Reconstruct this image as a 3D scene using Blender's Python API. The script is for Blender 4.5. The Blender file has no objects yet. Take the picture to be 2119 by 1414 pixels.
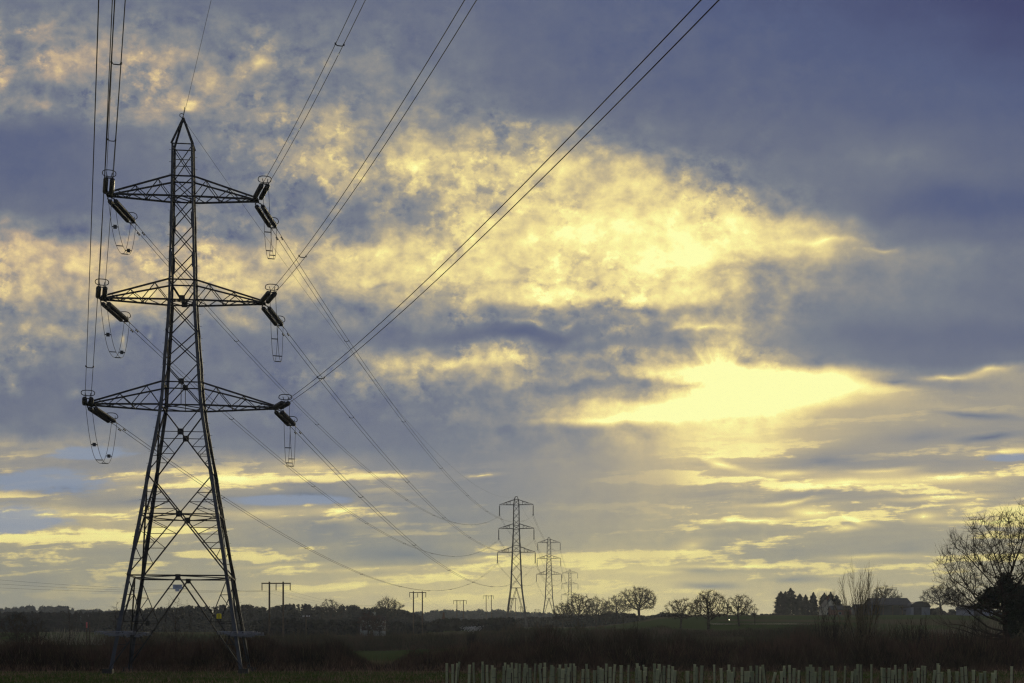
import bpy, math, random
import numpy as np
from mathutils import Vector, Matrix
R = math.radians
SC = bpy.context.scene
COL = SC.collection

# ------------------------------------------------------------------ camera
FOC = 2943.0            # focal length in photo pixels (50 mm on 36 mm sensor, 2119 px)
CX, HY, EYE = 1059.5, 1340.0, 1.9
def at(px, py, y):
    """world point seen at photo position px, py at distance y"""
    return Vector(((px - CX) / FOC * y, y, EYE + (HY - py) / FOC * y))
cam = bpy.data.objects.new('camera', bpy.data.cameras.new('camera'))
COL.objects.link(cam)
cam.location = (0, 0, EYE)
cam.rotation_euler = (R(90), 0, 0)
cam.data.sensor_width = 36.0
cam.data.lens = FOC / 2119.0 * 36.0
cam.data.shift_y = (HY - 707.0) / 2119.0
cam.data.clip_start = 0.5
cam.data.clip_end = 30000
SC.camera = cam

SUN_AZ, SUN_EL = R(8.4), R(10.6)

# ------------------------------------------------------------------ render settings
SC.view_settings.view_transform = 'Standard'
SC.view_settings.look = 'None'
SC.view_settings.exposure = 0
SC.view_settings.gamma = 1
cy = SC.cycles
cy.max_bounces = 4
cy.diffuse_bounces = 2
cy.glossy_bounces = 2
cy.transmission_bounces = 2
cy.transparent_max_bounces = 8
cy.volume_bounces = 1
cy.use_denoising = True
cy.denoiser = 'OPENIMAGEDENOISE'
cy.denoising_input_passes = 'RGB_ALBEDO_NORMAL'
cy.denoising_prefilter = 'NONE'
cy.pixel_filter_type = 'BLACKMAN_HARRIS'
cy.filter_width = 1.3
# ------------------------------------------------------------------ sky (world)
world = bpy.data.worlds.new('World')
SC.world = world
world.use_nodes = True
WT = world.node_tree
WT.nodes.clear()
class G:
    """small helper: builds math nodes in a node tree"""
    def __init__(s, t): s.t = t
    def new(s, k, **kw):
        n = s.t.nodes.new(k)
        for a, b in kw.items(): setattr(n, a, b)
        return n
    def link(s, a, sock):
        if hasattr(a, 'is_output'): s.t.links.new(a, sock)
        else: sock.default_value = a
    def m(s, op, a, b=None, c=None, clamp=False):
        n = s.new('ShaderNodeMath', operation=op, use_clamp=clamp)
        for i, v in enumerate((a, b, c)):
            if v is not None: s.link(v, n.inputs[i])
        return n.outputs[0]
    def add(s, a, b): return s.m('ADD', a, b)
    def sub(s, a, b): return s.m('SUBTRACT', a, b)
    def mul(s, a, b): return s.m('MULTIPLY', a, b)
    def mad(s, a, b, c): return s.m('MULTIPLY_ADD', a, b, c)
    def ss(s, x, lo, hi, a=0.0, b=1.0):
        n = s.new('ShaderNodeMapRange', interpolation_type='SMOOTHSTEP')
        for k, v in enumerate((x, lo, hi, a, b)): s.link(v, n.inputs[k])
        return n.outputs[0]
    def mix(s, f, a, b):
        n = s.new('ShaderNodeMix', data_type='FLOAT')
        s.link(f, n.inputs[0]); s.link(a, n.inputs[2]); s.link(b, n.inputs[3])
        return n.outputs[0]
    def mixc(s, f, a, b):
        n = s.new('ShaderNodeMix', data_type='RGBA')
        s.link(f, n.inputs[0]); s.link(a, n.inputs[6]); s.link(b, n.inputs[7])
        return n.outputs[2]
    def xyz(s, a, b, c=0.0):
        n = s.new('ShaderNodeCombineXYZ')
        s.link(a, n.inputs[0]); s.link(b, n.inputs[1]); s.link(c, n.inputs[2])
        return n.outputs[0]
    def noise(s, vec, scale, detail=5, rough=.55, dist=0.0, dim='2D', lac=2.0, typ='FBM'):
        n = s.new('ShaderNodeTexNoise', noise_dimensions=dim, noise_type=typ, normalize=True)
        s.link(vec, n.inputs['Vector'])
        n.inputs['Scale'].default_value = scale
        n.inputs['Detail'].default_value = detail
        n.inputs['Roughness'].default_value = rough
        n.inputs['Lacunarity'].default_value = lac
        n.inputs['Distortion'].default_value = dist
        return n.outputs[0], n.outputs[1]
g = G(WT)
def lin(c):
    c = c / 255.0
    return c / 12.92 if c <= .04045 else ((c + .055) / 1.055) ** 2.4
def srgb(r, gg, b): return (lin(r), lin(gg), lin(b), 1)

tc = g.new('ShaderNodeTexCoord')
sep = g.new('ShaderNodeSeparateXYZ')
WT.links.new(tc.outputs['Generated'], sep.inputs[0])
dx, dy, dz = sep.outputs
hl = g.m('SQRT', g.add(g.mul(dx, dx), g.mul(dy, dy)))
den = g.m('MAXIMUM', dy, g.mul(hl, .5))
u = g.m('DIVIDE', dx, den)                      # tangent of azimuth from north (+Y)
v = g.m('MAXIMUM', g.m('DIVIDE', dz, den), -.02)  # tangent of elevation
X = g.mad(u, FOC / 1000, CX / 1000)             # sky chart coordinates, X to the east, Y downwards
Y = g.mad(v, -FOC / 1000, HY / 1000)
low = g.ss(g.mad(g.ss(X, 1.5, 1.85), .11, Y), .80, .98)                        # 1 where the low stratus streaks lie
P = g.xyz(X, Y)
# ragged cloud edges: the chart is read through drifting offsets
_, w1 = g.noise(P, 6.0, 2, .45)
s1 = g.new('ShaderNodeSeparateColor'); WT.links.new(w1, s1.inputs[0])
_, w2 = g.noise(P, 26, 3, .5)
s2 = g.new('ShaderNodeSeparateColor'); WT.links.new(w2, s2.inputs[0])
ampx = g.mix(low, .085, .09)
ampy = g.mix(low, .065, .011)
amp2y = g.mix(low, .011, .005)
dsun = g.new('ShaderNodeVectorMath', operation='LENGTH')
WT.links.new(g.xyz(g.mul(g.sub(X, 1.5), .55), g.sub(Y, .80)), dsun.inputs[0])
calm = g.ss(dsun.outputs[1], .05, .24, .35, 1.0)
ampx = g.mul(ampx, calm); ampy = g.mul(ampy, calm)
Xw = g.add(X, g.add(g.mul(g.sub(s1.outputs[0], .5), ampx), g.mul(g.sub(s2.outputs[0], .5), .011)))
Yw = g.add(Y, g.add(g.mul(g.sub(s1.outputs[1], .5), ampy), g.mul(g.sub(s2.outputs[1], .5), amp2y)))

# cloud brightness chart: one row per height, one value per 0.1 of X
ROWS = [
 (0,   [32,33,30,28,28,27,24,26,26,24,23,21,19,17,16,14,13,11,9,6,3,1]),
 (75,  [42,45,39,42,35,37,33,29,32,28,26,22,20,19,18,17,16,15,13,11,8,5]),
 (150, [51,50,51,51,46,48,43,38,35,32,28,24,22,20,20,19,18,17,17,15,13,11]),
 (215, [43,31,38,48,51,48,45,41,45,40,30,27,25,24,22,21,20,19,18,17,17,15]),
 (290, [18,20,24,28,36,40,46,56,60,55,58,56,48,34,28,26,25,25,26,24,22,20]),
 (360, [20,21,25,26,30,34,50,64,70,66,72,74,74,70,58,34,30,29,28,28,26,22]),
 (430, [25,24,26,28,32,34,38,45,44,58,72,80,85,84,80,72,58,32,25,20,18,16]),
 (475, [38,38,38,36,38,40,42,36,42,62,78,83,87,89,94,94,80,62,34,27,24,22]),
 (520, [64,66,62,60,62,64,72,72,78,78,84,87,88,91,97,94,80,72,50,40,34,28]),
 (570, [62,62,62,62,64,66,72,74,76,74,76,80,84,80,78,74,58,42,38,36,32,28]),
 (612, [66,66,68,66,66,64,62,60,60,66,76,80,82,82,82,70,44,38,36,34,30,27]),
 (650, [42,46,50,54,50,42,40,40,40,40,43,45,46,46,50,50,38,34,32,32,30,28]),
 (695, [48,50,36,34,32,30,28,28,29,27,28,26,26,29,38,46,34,30,27,25,24,23]),
 (745, [42,36,30,29,29,29,30,36,58,62,60,58,52,46,52,56,42,36,29,26,26,30]),
 (775, [34,30,27,27,29,30,33,42,48,50,50,50,54,62,84,100,90,74,52,34,36,58]),
 (800, [27,27,27,28,28,29,31,36,40,41,40,41,43,47,66,100,100,97,88,50,42,54]),
 (822, [27,27,28,28,29,29,30,33,36,37,38,39,41,45,66,100,98,90,70,56,50,54]),
 (848, [28,28,29,30,30,29,29,30,30,32,36,46,70,90,97,97,82,62,58,60,56,52]),
 (870, [30,30,31,32,32,31,30,30,30,33,40,50,58,66,72,72,66,60,56,55,52,46]),
 (890, [34,34,34,33,33,31,30,30,30,32,36,41,46,54,64,68,64,59,55,52,50,46]),
 (920, [48,50,42,36,34,33,32,31,31,33,37,42,48,55,64,66,62,57,53,52,54,50]),
 (960, [56,52,50,52,48,50,54,48,40,38,40,44,49,54,59,60,57,54,54,54,58,56]),
 (1000,[44,46,60,64,62,62,64,60,52,42,41,45,50,54,57,59,62,66,68,68,66,62]),
 (1035,[58,58,54,54,52,50,50,47,44,43,43,46,51,54,57,58,60,60,59,59,60,62]),
 (1065,[67,67,68,68,66,64,64,58,52,47,46,48,52,55,58,62,65,64,60,61,62,62]),
 (1100,[65,66,66,65,62,58,53,48,48,49,50,51,54,56,58,60,60,59,59,59,59,59]),
 (1140,[58,58,59,59,57,55,54,53,55,58,58,58,61,62,60,59,58,58,58,59,60,60]),
 (1175,[54,55,56,57,57,58,60,62,65,67,68,69,70,70,64,61,60,61,62,62,61,59]),
 (1215,[52,53,54,56,58,61,63,66,68,70,71,72,72,71,69,66,64,63,62,61,59,58]),
 (1255,[52,53,54,56,58,60,62,66,67,68,69,70,70,70,69,67,65,63,62,60,58,57]),
]
Xn = g.m('DIVIDE', Xw, 2.1)
acc = None
for k, (ry, vals) in enumerate(ROWS):
    cr = g.new('ShaderNodeValToRGB')
    cr.color_ramp.interpolation = 'B_SPLINE'
    el = cr.color_ramp.elements
    el[0].position = 0; el[1].position = 1
    for q in range(1, 21): el.new(q / 21)
    for q in range(22):
        t = vals[q] / 100.0
        el[q].position = q / 21; el[q].color = (t, t, t, 1)
    g.link(Xn, cr.inputs[0])
    # smoother mixing needs plain value; Color output is read as grey
    val = cr.outputs[0]
    if acc is None: acc = val
    else: acc = g.mix(g.ss(Yw, ROWS[k - 1][0] / 1000, ry / 1000), acc, val)

# single streaks and openings: x, y, half length, half thickness, tilt (deg, up to the east), strength
STREAKS = [
 (1300,866,300,9,1.0,.40),(1580,815,260,32,3,.3),(1490,768,80,30,0,.4),(1720,785,200,20,0,.34),
 (1850,790,130,10,-2,-.30),(1960,783,170,8,3,.35),(2060,765,110,8,8,.30),(1900,905,190,16,2,-.10),
 (1720,955,210,20,2,-.16),(1620,979,180,9,2,.26),(1500,962,60,7,-20,.30),(1820,975,160,9,3,.22),
 (1760,1000,240,11,3,.28),(1980,990,190,9,3,.25),(1700,1022,260,11,4,-.14),(1620,1040,160,5,6,.30),
 (1560,1078,150,5,2,.34),(1680,1062,110,12,-6,.28),(1790,1078,70,6,-14,.30),(1760,1094,90,6,3,.26),
 (1915,1068,60,9,2,.24),(2000,1079,170,5,1,.22),(1960,1030,190,5,3,.26),(1990,1044,60,6,2,.2),
 (1430,1128,90,14,12,.14),(1640,1150,200,26,0,-.05),(1800,1152,200,6,1,.16),(1500,1172,260,5,1,.20),
 (1470,1212,110,7,0,-.20),(1640,1199,90,6,1,-.14),(1370,1184,170,6,0,.12),(1450,1180,140,9,2,-.12),
 (1500,895,150,60,0,.10),(2000,858,160,7,-3,-.20),(2040,905,110,7,6,-.2),(2060,935,100,5,3,.2),
 (640,968,190,16,2,.20),(800,985,170,6,4,.14),(480,990,170,10,2,.14),(640,1003,200,9,-2,-.14),
 (650,1024,210,12,-2,-.16),(720,1058,190,9,-3,.16),(540,1062,140,10,4,.14),(690,1090,170,16,0,-.10),
 (300,980,140,11,8,.16),(140,1010,120,12,4,-.20),(100,1060,150,14,2,.10),(280,1035,170,6,6,-.12),
 (1020,1152,140,5,5,.14),(830,1150,190,22,-2,-.16),(620,1140,180,14,3,.10),(760,1178,260,5,2,.09),
 (820,1196,160,4,2,.10),(560,1172,300,5,3,.08),(700,1215,200,4,3,.06),
 (960,752,230,16,0,.16),(1280,690,170,10,8,.16),(1090,676,70,7,-10,.22),(1180,672,50,6,14,.2),
 (1450,676,110,6,2,.28),(1410,800,170,16,-2,-.26),(1200,795,180,16,-3,-.12),(1100,700,260,22,0,-.08),
 (1450,540,70,16,10,.12),(1330,645,260,16,2,-.10),(1560,560,110,26,4,-.16),(1700,498,140,9,4,.22),
 (1830,505,80,8,6,.2),(1110,578,170,9,2,-.16),(760,588,60,7,3,-.12),(760,435,120,34,5,-.14),
 (60,215,70,20,-14,.2),(95,118,90,40,-16,.12),(310,200,40,60,0,.12),(290,90,40,60,0,.12),(535,60,45,40,0,.16),
 (525,130,60,14,-6,.18),(420,205,70,14,-10,.16),(410,222,50,9,-10,.2),(140,700,90,26,-12,.12),(310,700,25,16,0,.2),(255,712,12,16,0,.2),
 (15,795,30,22,-10,.22),(150,800,40,12,0,.12),(1850,320,170,26,-3,.07),(1950,400,260,40,0,-.05),(1750,690,260,50,0,-.04),
 (1000,985,60,5,6,.2),(940,1075,120,12,0,-.05),
]
for (sx, sy, rx, ry, rot, am) in STREAKS:
    mp = g.new('ShaderNodeMapping', vector_type='TEXTURE')
    if 'PW' not in globals(): PW = g.xyz(Xw, Yw)
    WT.links.new(PW, mp.inputs[0])
    mp.inputs[1].default_value = (sx / 1000, sy / 1000, 0)
    mp.inputs[2].default_value = (0, 0, R(-rot))
    mp.inputs[3].default_value = (rx / 1000, ry / 500, 1)
    gr = g.new('ShaderNodeTexGradient', gradient_type='QUADRATIC_SPHERE')
    WT.links.new(mp.outputs[0], gr.inputs[0])
    acc = g.mad(gr.outputs[1], am * 1.3, acc)

# mottled altocumulus above, long streaks below
na, _ = g.noise(g.xyz(X, g.mul(Y, 1.25)), 11.0, 7, .53, .0)
nb, _ = g.noise(g.xyz(g.mul(X, .9), g.mad(Yw, 1.2, 3.1)), 32.0, 5, .55, .0)
nf, _ = g.noise(g.xyz(g.mul(X, .95), g.mul(Y, 1.15), 0), 27.0, 5, .58, .0)
nh, _ = g.noise(g.xyz(g.add(X, 7.7), g.mul(Y, 1.3), 0), 19.0, 6, .6, .0)
ng, _ = g.noise(P, 4.0, 2, .5)
fleck = g.mul(g.sub(g.mul(g.ss(nh, .51, .68), .20), g.mul(g.ss(nf, .50, .66), .15)), g.ss(ng, .40, .60, .25, 1.0))
mot = g.mad(g.sub(nb, .5), .45, g.sub(na, .5))
lit = g.mul(g.ss(acc, .24, .44), g.sub(1.0, g.mul(g.ss(acc, .86, 1.0), .5)))
a1 = g.mul(g.mul(g.add(g.mul(lit, .60), .10), g.sub(1.0, g.mul(low, .88))), g.sub(1.0, g.add(g.mul(g.ss(X, 1.52, 1.82), .6), g.mul(g.ss(X, .75, .35), -.08))))
Ys = g.mad(X, .045, Yw)
nc, _ = g.noise(g.xyz(g.mul(Xw, 3.0), g.mul(Ys, 30.0)), 1.0, 5, .58, .2)
ne, _ = g.noise(g.xyz(g.mul(X, 1.0), g.mul(Y, 2.2)), 24.0, 4, .6, .0)
nc2 = g.mad(g.sub(ne, .5), .30, nc)
nd = g.add(g.mul(g.ss(nc2, .52, .64), .30), g.mul(g.sub(nc, .5), g.ss(Y, .98, 1.10, .42, .24)))
a2 = g.mul(g.mul(low, g.ss(Y, 1.27, 1.12, .15, .9)), g.ss(acc, .42, .60, .16, 1))
a2 = g.mul(a2, g.ss(Y, .90, .965, .25, 1.0))
a2 = g.mul(a2, g.sub(.9, g.mul(g.mul(g.ss(X, .98, 1.08), g.ss(X, 1.48, 1.36)), g.ss(Y, 1.16, 1.08, .25, .7))))
L = g.add(acc, g.add(g.mul(g.add(g.mul(mot, .92), fleck), a1), g.mul(g.sub(nd, .05), a2)))

# glow round the hidden sun
d = g.xyz(g.sub(X, 1.492), g.mul(g.sub(Y, .80), 1.25))
ln = g.new('ShaderNodeVectorMath', operation='LENGTH'); WT.links.new(d, ln.inputs[0])
glow = g.m('POWER', g.ss(ln.outputs[1], .42, 0.0), 2.0)
rayang = g.m('ARCTAN2', g.sub(X, 1.492), g.sub(.80, Y))
rn_, _ = g.noise(g.xyz(g.mul(rayang, 7.0), 3.3), 1.0, 3, .5)
rays = g.mul(g.mul(g.ss(rn_, .40, .70), g.ss(ln.outputs[1], .17, .05)), g.ss(Y, .80, .74))
halo = g.m('POWER', g.ss(ln.outputs[1], .80, 0.0), 1.6)
L = g.add(g.mad(glow, .15, g.mad(halo, .05, L)), g.mul(rays, .08))

ramp = g.new('ShaderNodeValToRGB')
ramp.color_ramp.interpolation = 'LINEAR'
PAL = [(0.0,(64,68,106)),(.15,(84,94,127)),(.25,(103,110,131)),(.35,(120,126,137)),(.45,(140,140,140)),(.55,(165,157,140)),
       (.65,(196,180,143)),(.75,(225,206,148)),(.85,(244,226,154)),(.95,(254,246,164)),(1.0,(255,255,178))]
el = ramp.color_ramp.elements
for k, (t, c) in enumerate(PAL):
    e = el[0] if k == 0 else (el[1] if k == len(PAL) - 1 else None)
    if e is None: e = el.new(t)
for k, (t, c) in enumerate(PAL):
    el[k].position = t; el[k].color = srgb(*c)
g.link(L, ramp.inputs[0])
# the low air is more olive, the high western cloud more peach
tint = g.mixc(g.ss(Y, .95, 1.2), (1, 1, 1, 1), (.93, .97, .88, 1))
tint2 = g.mixc(g.mul(g.mul(g.ss(X, .9, .1), g.ss(Y, .75, .45)), g.ss(L, .4, .6)), tint, (1.0, .93, 1.02, 1))
mm = g.new('ShaderNodeMix', data_type='RGBA', blend_type='MULTIPLY')
mm.inputs[0].default_value = 1
g.link(ramp.outputs[0], mm.inputs[6]); g.link(tint2, mm.inputs[7])
cloud_col = mm.outputs[2]
# away from the sunset, behind the camera: plain slate cloud
front = g.ss(g.m('DIVIDE', dy, g.m('MAXIMUM', hl, .001)), .45, .75)
cloud_col = g.mixc(front, srgb(150, 152, 162), cloud_col)

sky = g.new('ShaderNodeTexSky', sky_type='NISHITA', sun_disc=False)
sky.sun_elevation = SUN_EL
sky.sun_rotation = SUN_AZ
sky.altitude = 50
sky.air_density = 1.0; sky.dust_density = 1.5; sky.ozone_density = 2.0
bg_sky = g.new('ShaderNodeBackground'); bg_sky.inputs[1].default_value = .10
WT.links.new(sky.outputs[0], bg_sky.inputs[0])
bg_cloud = g.new('ShaderNodeBackground'); bg_cloud.inputs[1].default_value = 1.0
# thin gaps low in the west where paler blue air shows between the clouds
gap = None
for (sx, sy, rx, ry) in [(80,1000,200,40),(20,1080,160,50),(180,935,120,20),(2090,945,80,14),(640,1035,200,16)]:
    mp = g.new('ShaderNodeMapping', vector_type='TEXTURE')
    WT.links.new(PW, mp.inputs[0])
    mp.inputs[1].default_value = (sx / 1000, sy / 1000, 0)
    mp.inputs[3].default_value = (rx / 1000, ry / 1000, 1)
    gr = g.new('ShaderNodeTexGradient', gradient_type='SPHERICAL')
    WT.links.new(mp.outputs[0], gr.inputs[0])
    gap = gr.outputs[1] if gap is None else g.m('MAXIMUM', gap, gr.outputs[1])
gap = g.mul(g.mul(g.ss(g.add(gap, g.mul(g.sub(nc2, .5), -1.8)), .15, .6), g.ss(gap, .0, .35)), .75)
cloud_col = g.mixc(gap, cloud_col, srgb(136, 150, 172))
g.link(cloud_col, bg_cloud.inputs[0])
mixs = g.new('ShaderNodeMixShader')
g.link(g.sub(1.0, g.mad(front, .5, .5)), mixs.inputs[0])
WT.links.new(bg_cloud.outputs[0], mixs.inputs[1]); WT.links.new(bg_sky.outputs[0], mixs.inputs[2])
wo = g.new('ShaderNodeOutputWorld')
WT.links.new(mixs.outputs[0], wo.inputs[0])
world.cycles.sampling_method = 'MANUAL'
world.cycles.sample_map_resolution = 512

sun = bpy.data.objects.new('sun', bpy.data.lights.new('sun', 'SUN'))
COL.objects.link(sun)
sun.data.energy = 0.9
sun.data.angle = R(3)
sun.data.color = (1, .86, .55)
sd = Vector((math.sin(SUN_AZ) * math.cos(SUN_EL), math.cos(SUN_AZ) * math.cos(SUN_EL), math.sin(SUN_EL)))
sun.rotation_euler = sd.to_track_quat('Z', 'Y').to_euler()
# ------------------------------------------------------------------ materials
def mat(name, col, rough=.8, metal=0.0, var=.35, scale=3.0, col2=None, bump=0.0, detail=4, emit=None):
    m = bpy.data.materials.new(name)
    m.use_nodes = True
    t = m.node_tree
    b = t.nodes['Principled BSDF']
    b.inputs['Roughness'].default_value = rough
    b.inputs['Metallic'].default_value = metal
    b.inputs['Specular IOR Level'].default_value = 0.0 if rough > .88 else .3
    q = G(t)
    co = q.new('ShaderNodeTexCoord')
    n = q.new('ShaderNodeTexNoise'); n.inputs['Scale'].default_value = scale
    n.inputs['Detail'].default_value = detail; n.inputs['Roughness'].default_value = .6
    t.links.new(co.outputs['Object'], n.inputs['Vector'])
    c2 = col2 or tuple(c * (1 - var) for c in col)
    f = q.ss(n.outputs[0], .35, .65)
    t.links.new(q.mixc(f, (*c2, 1), (*col, 1)), b.inputs['Base Color'])
    if bump:
        bp = q.new('ShaderNodeBump'); bp.inputs['Strength'].default_value = bump
        t.links.new(n.outputs[0], bp.inputs['Height']); t.links.new(bp.outputs[0], b.inputs['Normal'])
    if emit:
        b.inputs['Emission Color'].default_value = (*emit[0], 1); b.inputs['Emission Strength'].default_value = emit[1]
    return m
M = dict(
 steel=mat('galvanised_steel', (.066,.068,.084), .65, .25, .35, 1.3),
 wirebright=mat('galvanised_wire', (.24,.24,.28), .65, 0, .3, 4),
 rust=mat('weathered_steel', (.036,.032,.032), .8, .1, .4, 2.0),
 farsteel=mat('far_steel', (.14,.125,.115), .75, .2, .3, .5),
 glaze=mat('brown_porcelain', (.035,.03,.032), .45, 0, .3, 8),
 wire=mat('stranded_conductor', (.03,.03,.034), .7, .2, .3, 2),
 fitting=mat('forged_fitting', (.06,.06,.065), .6, .4, .3, 5),
 plate=mat('number_plate_enamel', (.46,.46,.55), .5, 0, .12, 3),
 yellow=mat('warning_yellow', (.80,.62,.015), .5, 0, .08, 3),
 black=mat('black_paint', (.012,.012,.012), .6, 0, .2, 3),
 plateback=mat('sign_back', (.02,.02,.02), .6, 0, .3, 3),
 wood=mat('creosoted_wood', (.10,.066,.045), .85, 0, .5, 4),
 bark=mat('dark_bark', (.06,.046,.036), .95, 0, .5, 2.5),
 twig=mat('bare_twig', (.05,.036,.026), .95, 0, .5, .6),
 redtwig=mat('reddish_twig', (.085,.042,.034), .95, 0, .45, .6),
 paletwig=mat('straw_twig', (.21,.16,.095), .9, 0, .4, .8),
 ivy=mat('ivy_leaf', (.022,.03,.014), .7, 0, .5, 1.5),
 conifer=mat('conifer_needle', (.014,.017,.014), .9, 0, .5, .8),
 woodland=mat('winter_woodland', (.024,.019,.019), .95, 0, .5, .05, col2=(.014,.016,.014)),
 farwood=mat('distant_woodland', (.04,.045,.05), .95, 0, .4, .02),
 hedge=mat('thorn_twig', (.125,.070,.050), .95, 0, .55, .25, col2=(.030,.022,.014)),
 hedge2=mat('scrub_twig', (.105,.068,.046), .95, 0, .5, .15, col2=(.042,.036,.018)),
 drygrass=mat('dry_grass', (.36,.21,.14), .95, 0, .5, .3, col2=(.17,.10,.065)),
 grass=mat('meadow_grass', (.10,.125,.024), .95, 0, .5, .3, col2=(.06,.075,.02)),
 reed=mat('pale_reed', (.34,.28,.20), .95, 0, .4, .1, col2=(.15,.12,.085)),
 tube=mat('shelter_plastic', (.82,.80,.56), .6, 0, .18, 1.2, col2=(.70,.70,.50)),
 tubein=mat('shelter_inside', (.12,.14,.10), .7, 0, .2, 2),
 stone=mat('house_stone', (.50,.45,.34), .9, 0, .3, 1.5),
 render_=mat('white_wall', (.25,.245,.24), .85, 0, .15, 1.0),
 roof=mat('slate_roof', (.045,.037,.036), .8, 0, .35, 1.0),
 sheet=mat('barn_sheeting', (.035,.032,.042), .7, .1, .3, .6),
 palesheet=mat('pale_sheeting', (.17,.18,.23), .7, .1, .15, .6),
 glass=mat('dark_window', (.015,.017,.02), .15, 0, .2, 2),
 brick=mat('red_brick', (.16,.07,.05), .9, 0, .3, 3),
 pink=mat('pink_tape', (.45,.08,.10), .6, 0, .1, 3),
 blossom=mat('white_blossom', (.50,.47,.45), .9, 0, .3, 1),
 lamp=mat('lit_lamp', (.8,.75,.6), .4, 0, .05, 3, emit=((1,.9,.6), 10.0)),
)

# thin plastic lets light through; tubes are more or less weathered
_t = M['tube'].node_tree; _b = _t.nodes['Principled BSDF']; _l = _b.inputs['Base Color'].links[0].from_socket
_oi = _t.nodes.new('ShaderNodeObjectInfo'); _q = G(_t); _v = _t.nodes.new('ShaderNodeMix'); _v.data_type = 'RGBA'; _v.blend_type = 'MULTIPLY'; _v.inputs[0].default_value = 1
_t.links.new(_l, _v.inputs[6]); _t.links.new(_q.mixc(_oi.outputs['Random'], (.62, .64, .58, 1), (1.0, .98, .92, 1)), _v.inputs[7]); _t.links.new(_v.outputs[2], _b.inputs['Base Color'])
_t = M['tube'].node_tree; _b = _t.nodes['Principled BSDF']; _tr = _t.nodes.new('ShaderNodeBsdfTranslucent'); _mx = _t.nodes.new('ShaderNodeMixShader')
_mx.inputs[0].default_value = .62; _t.links.new(_v.outputs[2], _tr.inputs[0])
_t.links.new(_b.outputs[0], _mx.inputs[1]); _t.links.new(_tr.outputs[0], _mx.inputs[2])
_t.links.new(_mx.outputs[0], [n for n in _t.nodes if n.type == 'OUTPUT_MATERIAL'][0].inputs[0])
# ------------------------------------------------------------------ mesh helpers
def root_of(o):
    L = Vector((0, 0, 0))
    while o is not None:
        L += o.location; o = o.parent
    return L
def link_mesh(name, V, F, material, parent=None, origin=None, smooth=False):
    """V in world coordinates; one mesh object, child of parent or with its own origin"""
    off = root_of(parent) if parent is not None else Vector(origin or (0, 0, 0))
    me = bpy.data.meshes.new(name)
    if isinstance(V, np.ndarray):
        V = V - np.array(off[:])
        n = len(V); me.vertices.add(n); me.vertices.foreach_set('co', V.astype(np.float32).ravel())
        k = F.shape[1]; nf = len(F)
        me.loops.add(nf * k); me.loops.foreach_set('vertex_index', F.astype(np.int32).ravel())
        me.polygons.add(nf); me.polygons.foreach_set('loop_start', np.arange(0, nf * k, k, dtype=np.int32))
        me.update(calc_edges=True)
    else:
        me.from_pydata([(v[0] - off.x, v[1] - off.y, v[2] - off.z) for v in V], [], F)
    me.materials.append(material)
    if smooth: me.polygons.foreach_set('use_smooth', [True] * len(me.polygons))
    o = bpy.data.objects.new(name, me); COL.objects.link(o)
    if parent is not None: o.parent = parent
    else: o.location = off
    return o
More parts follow.
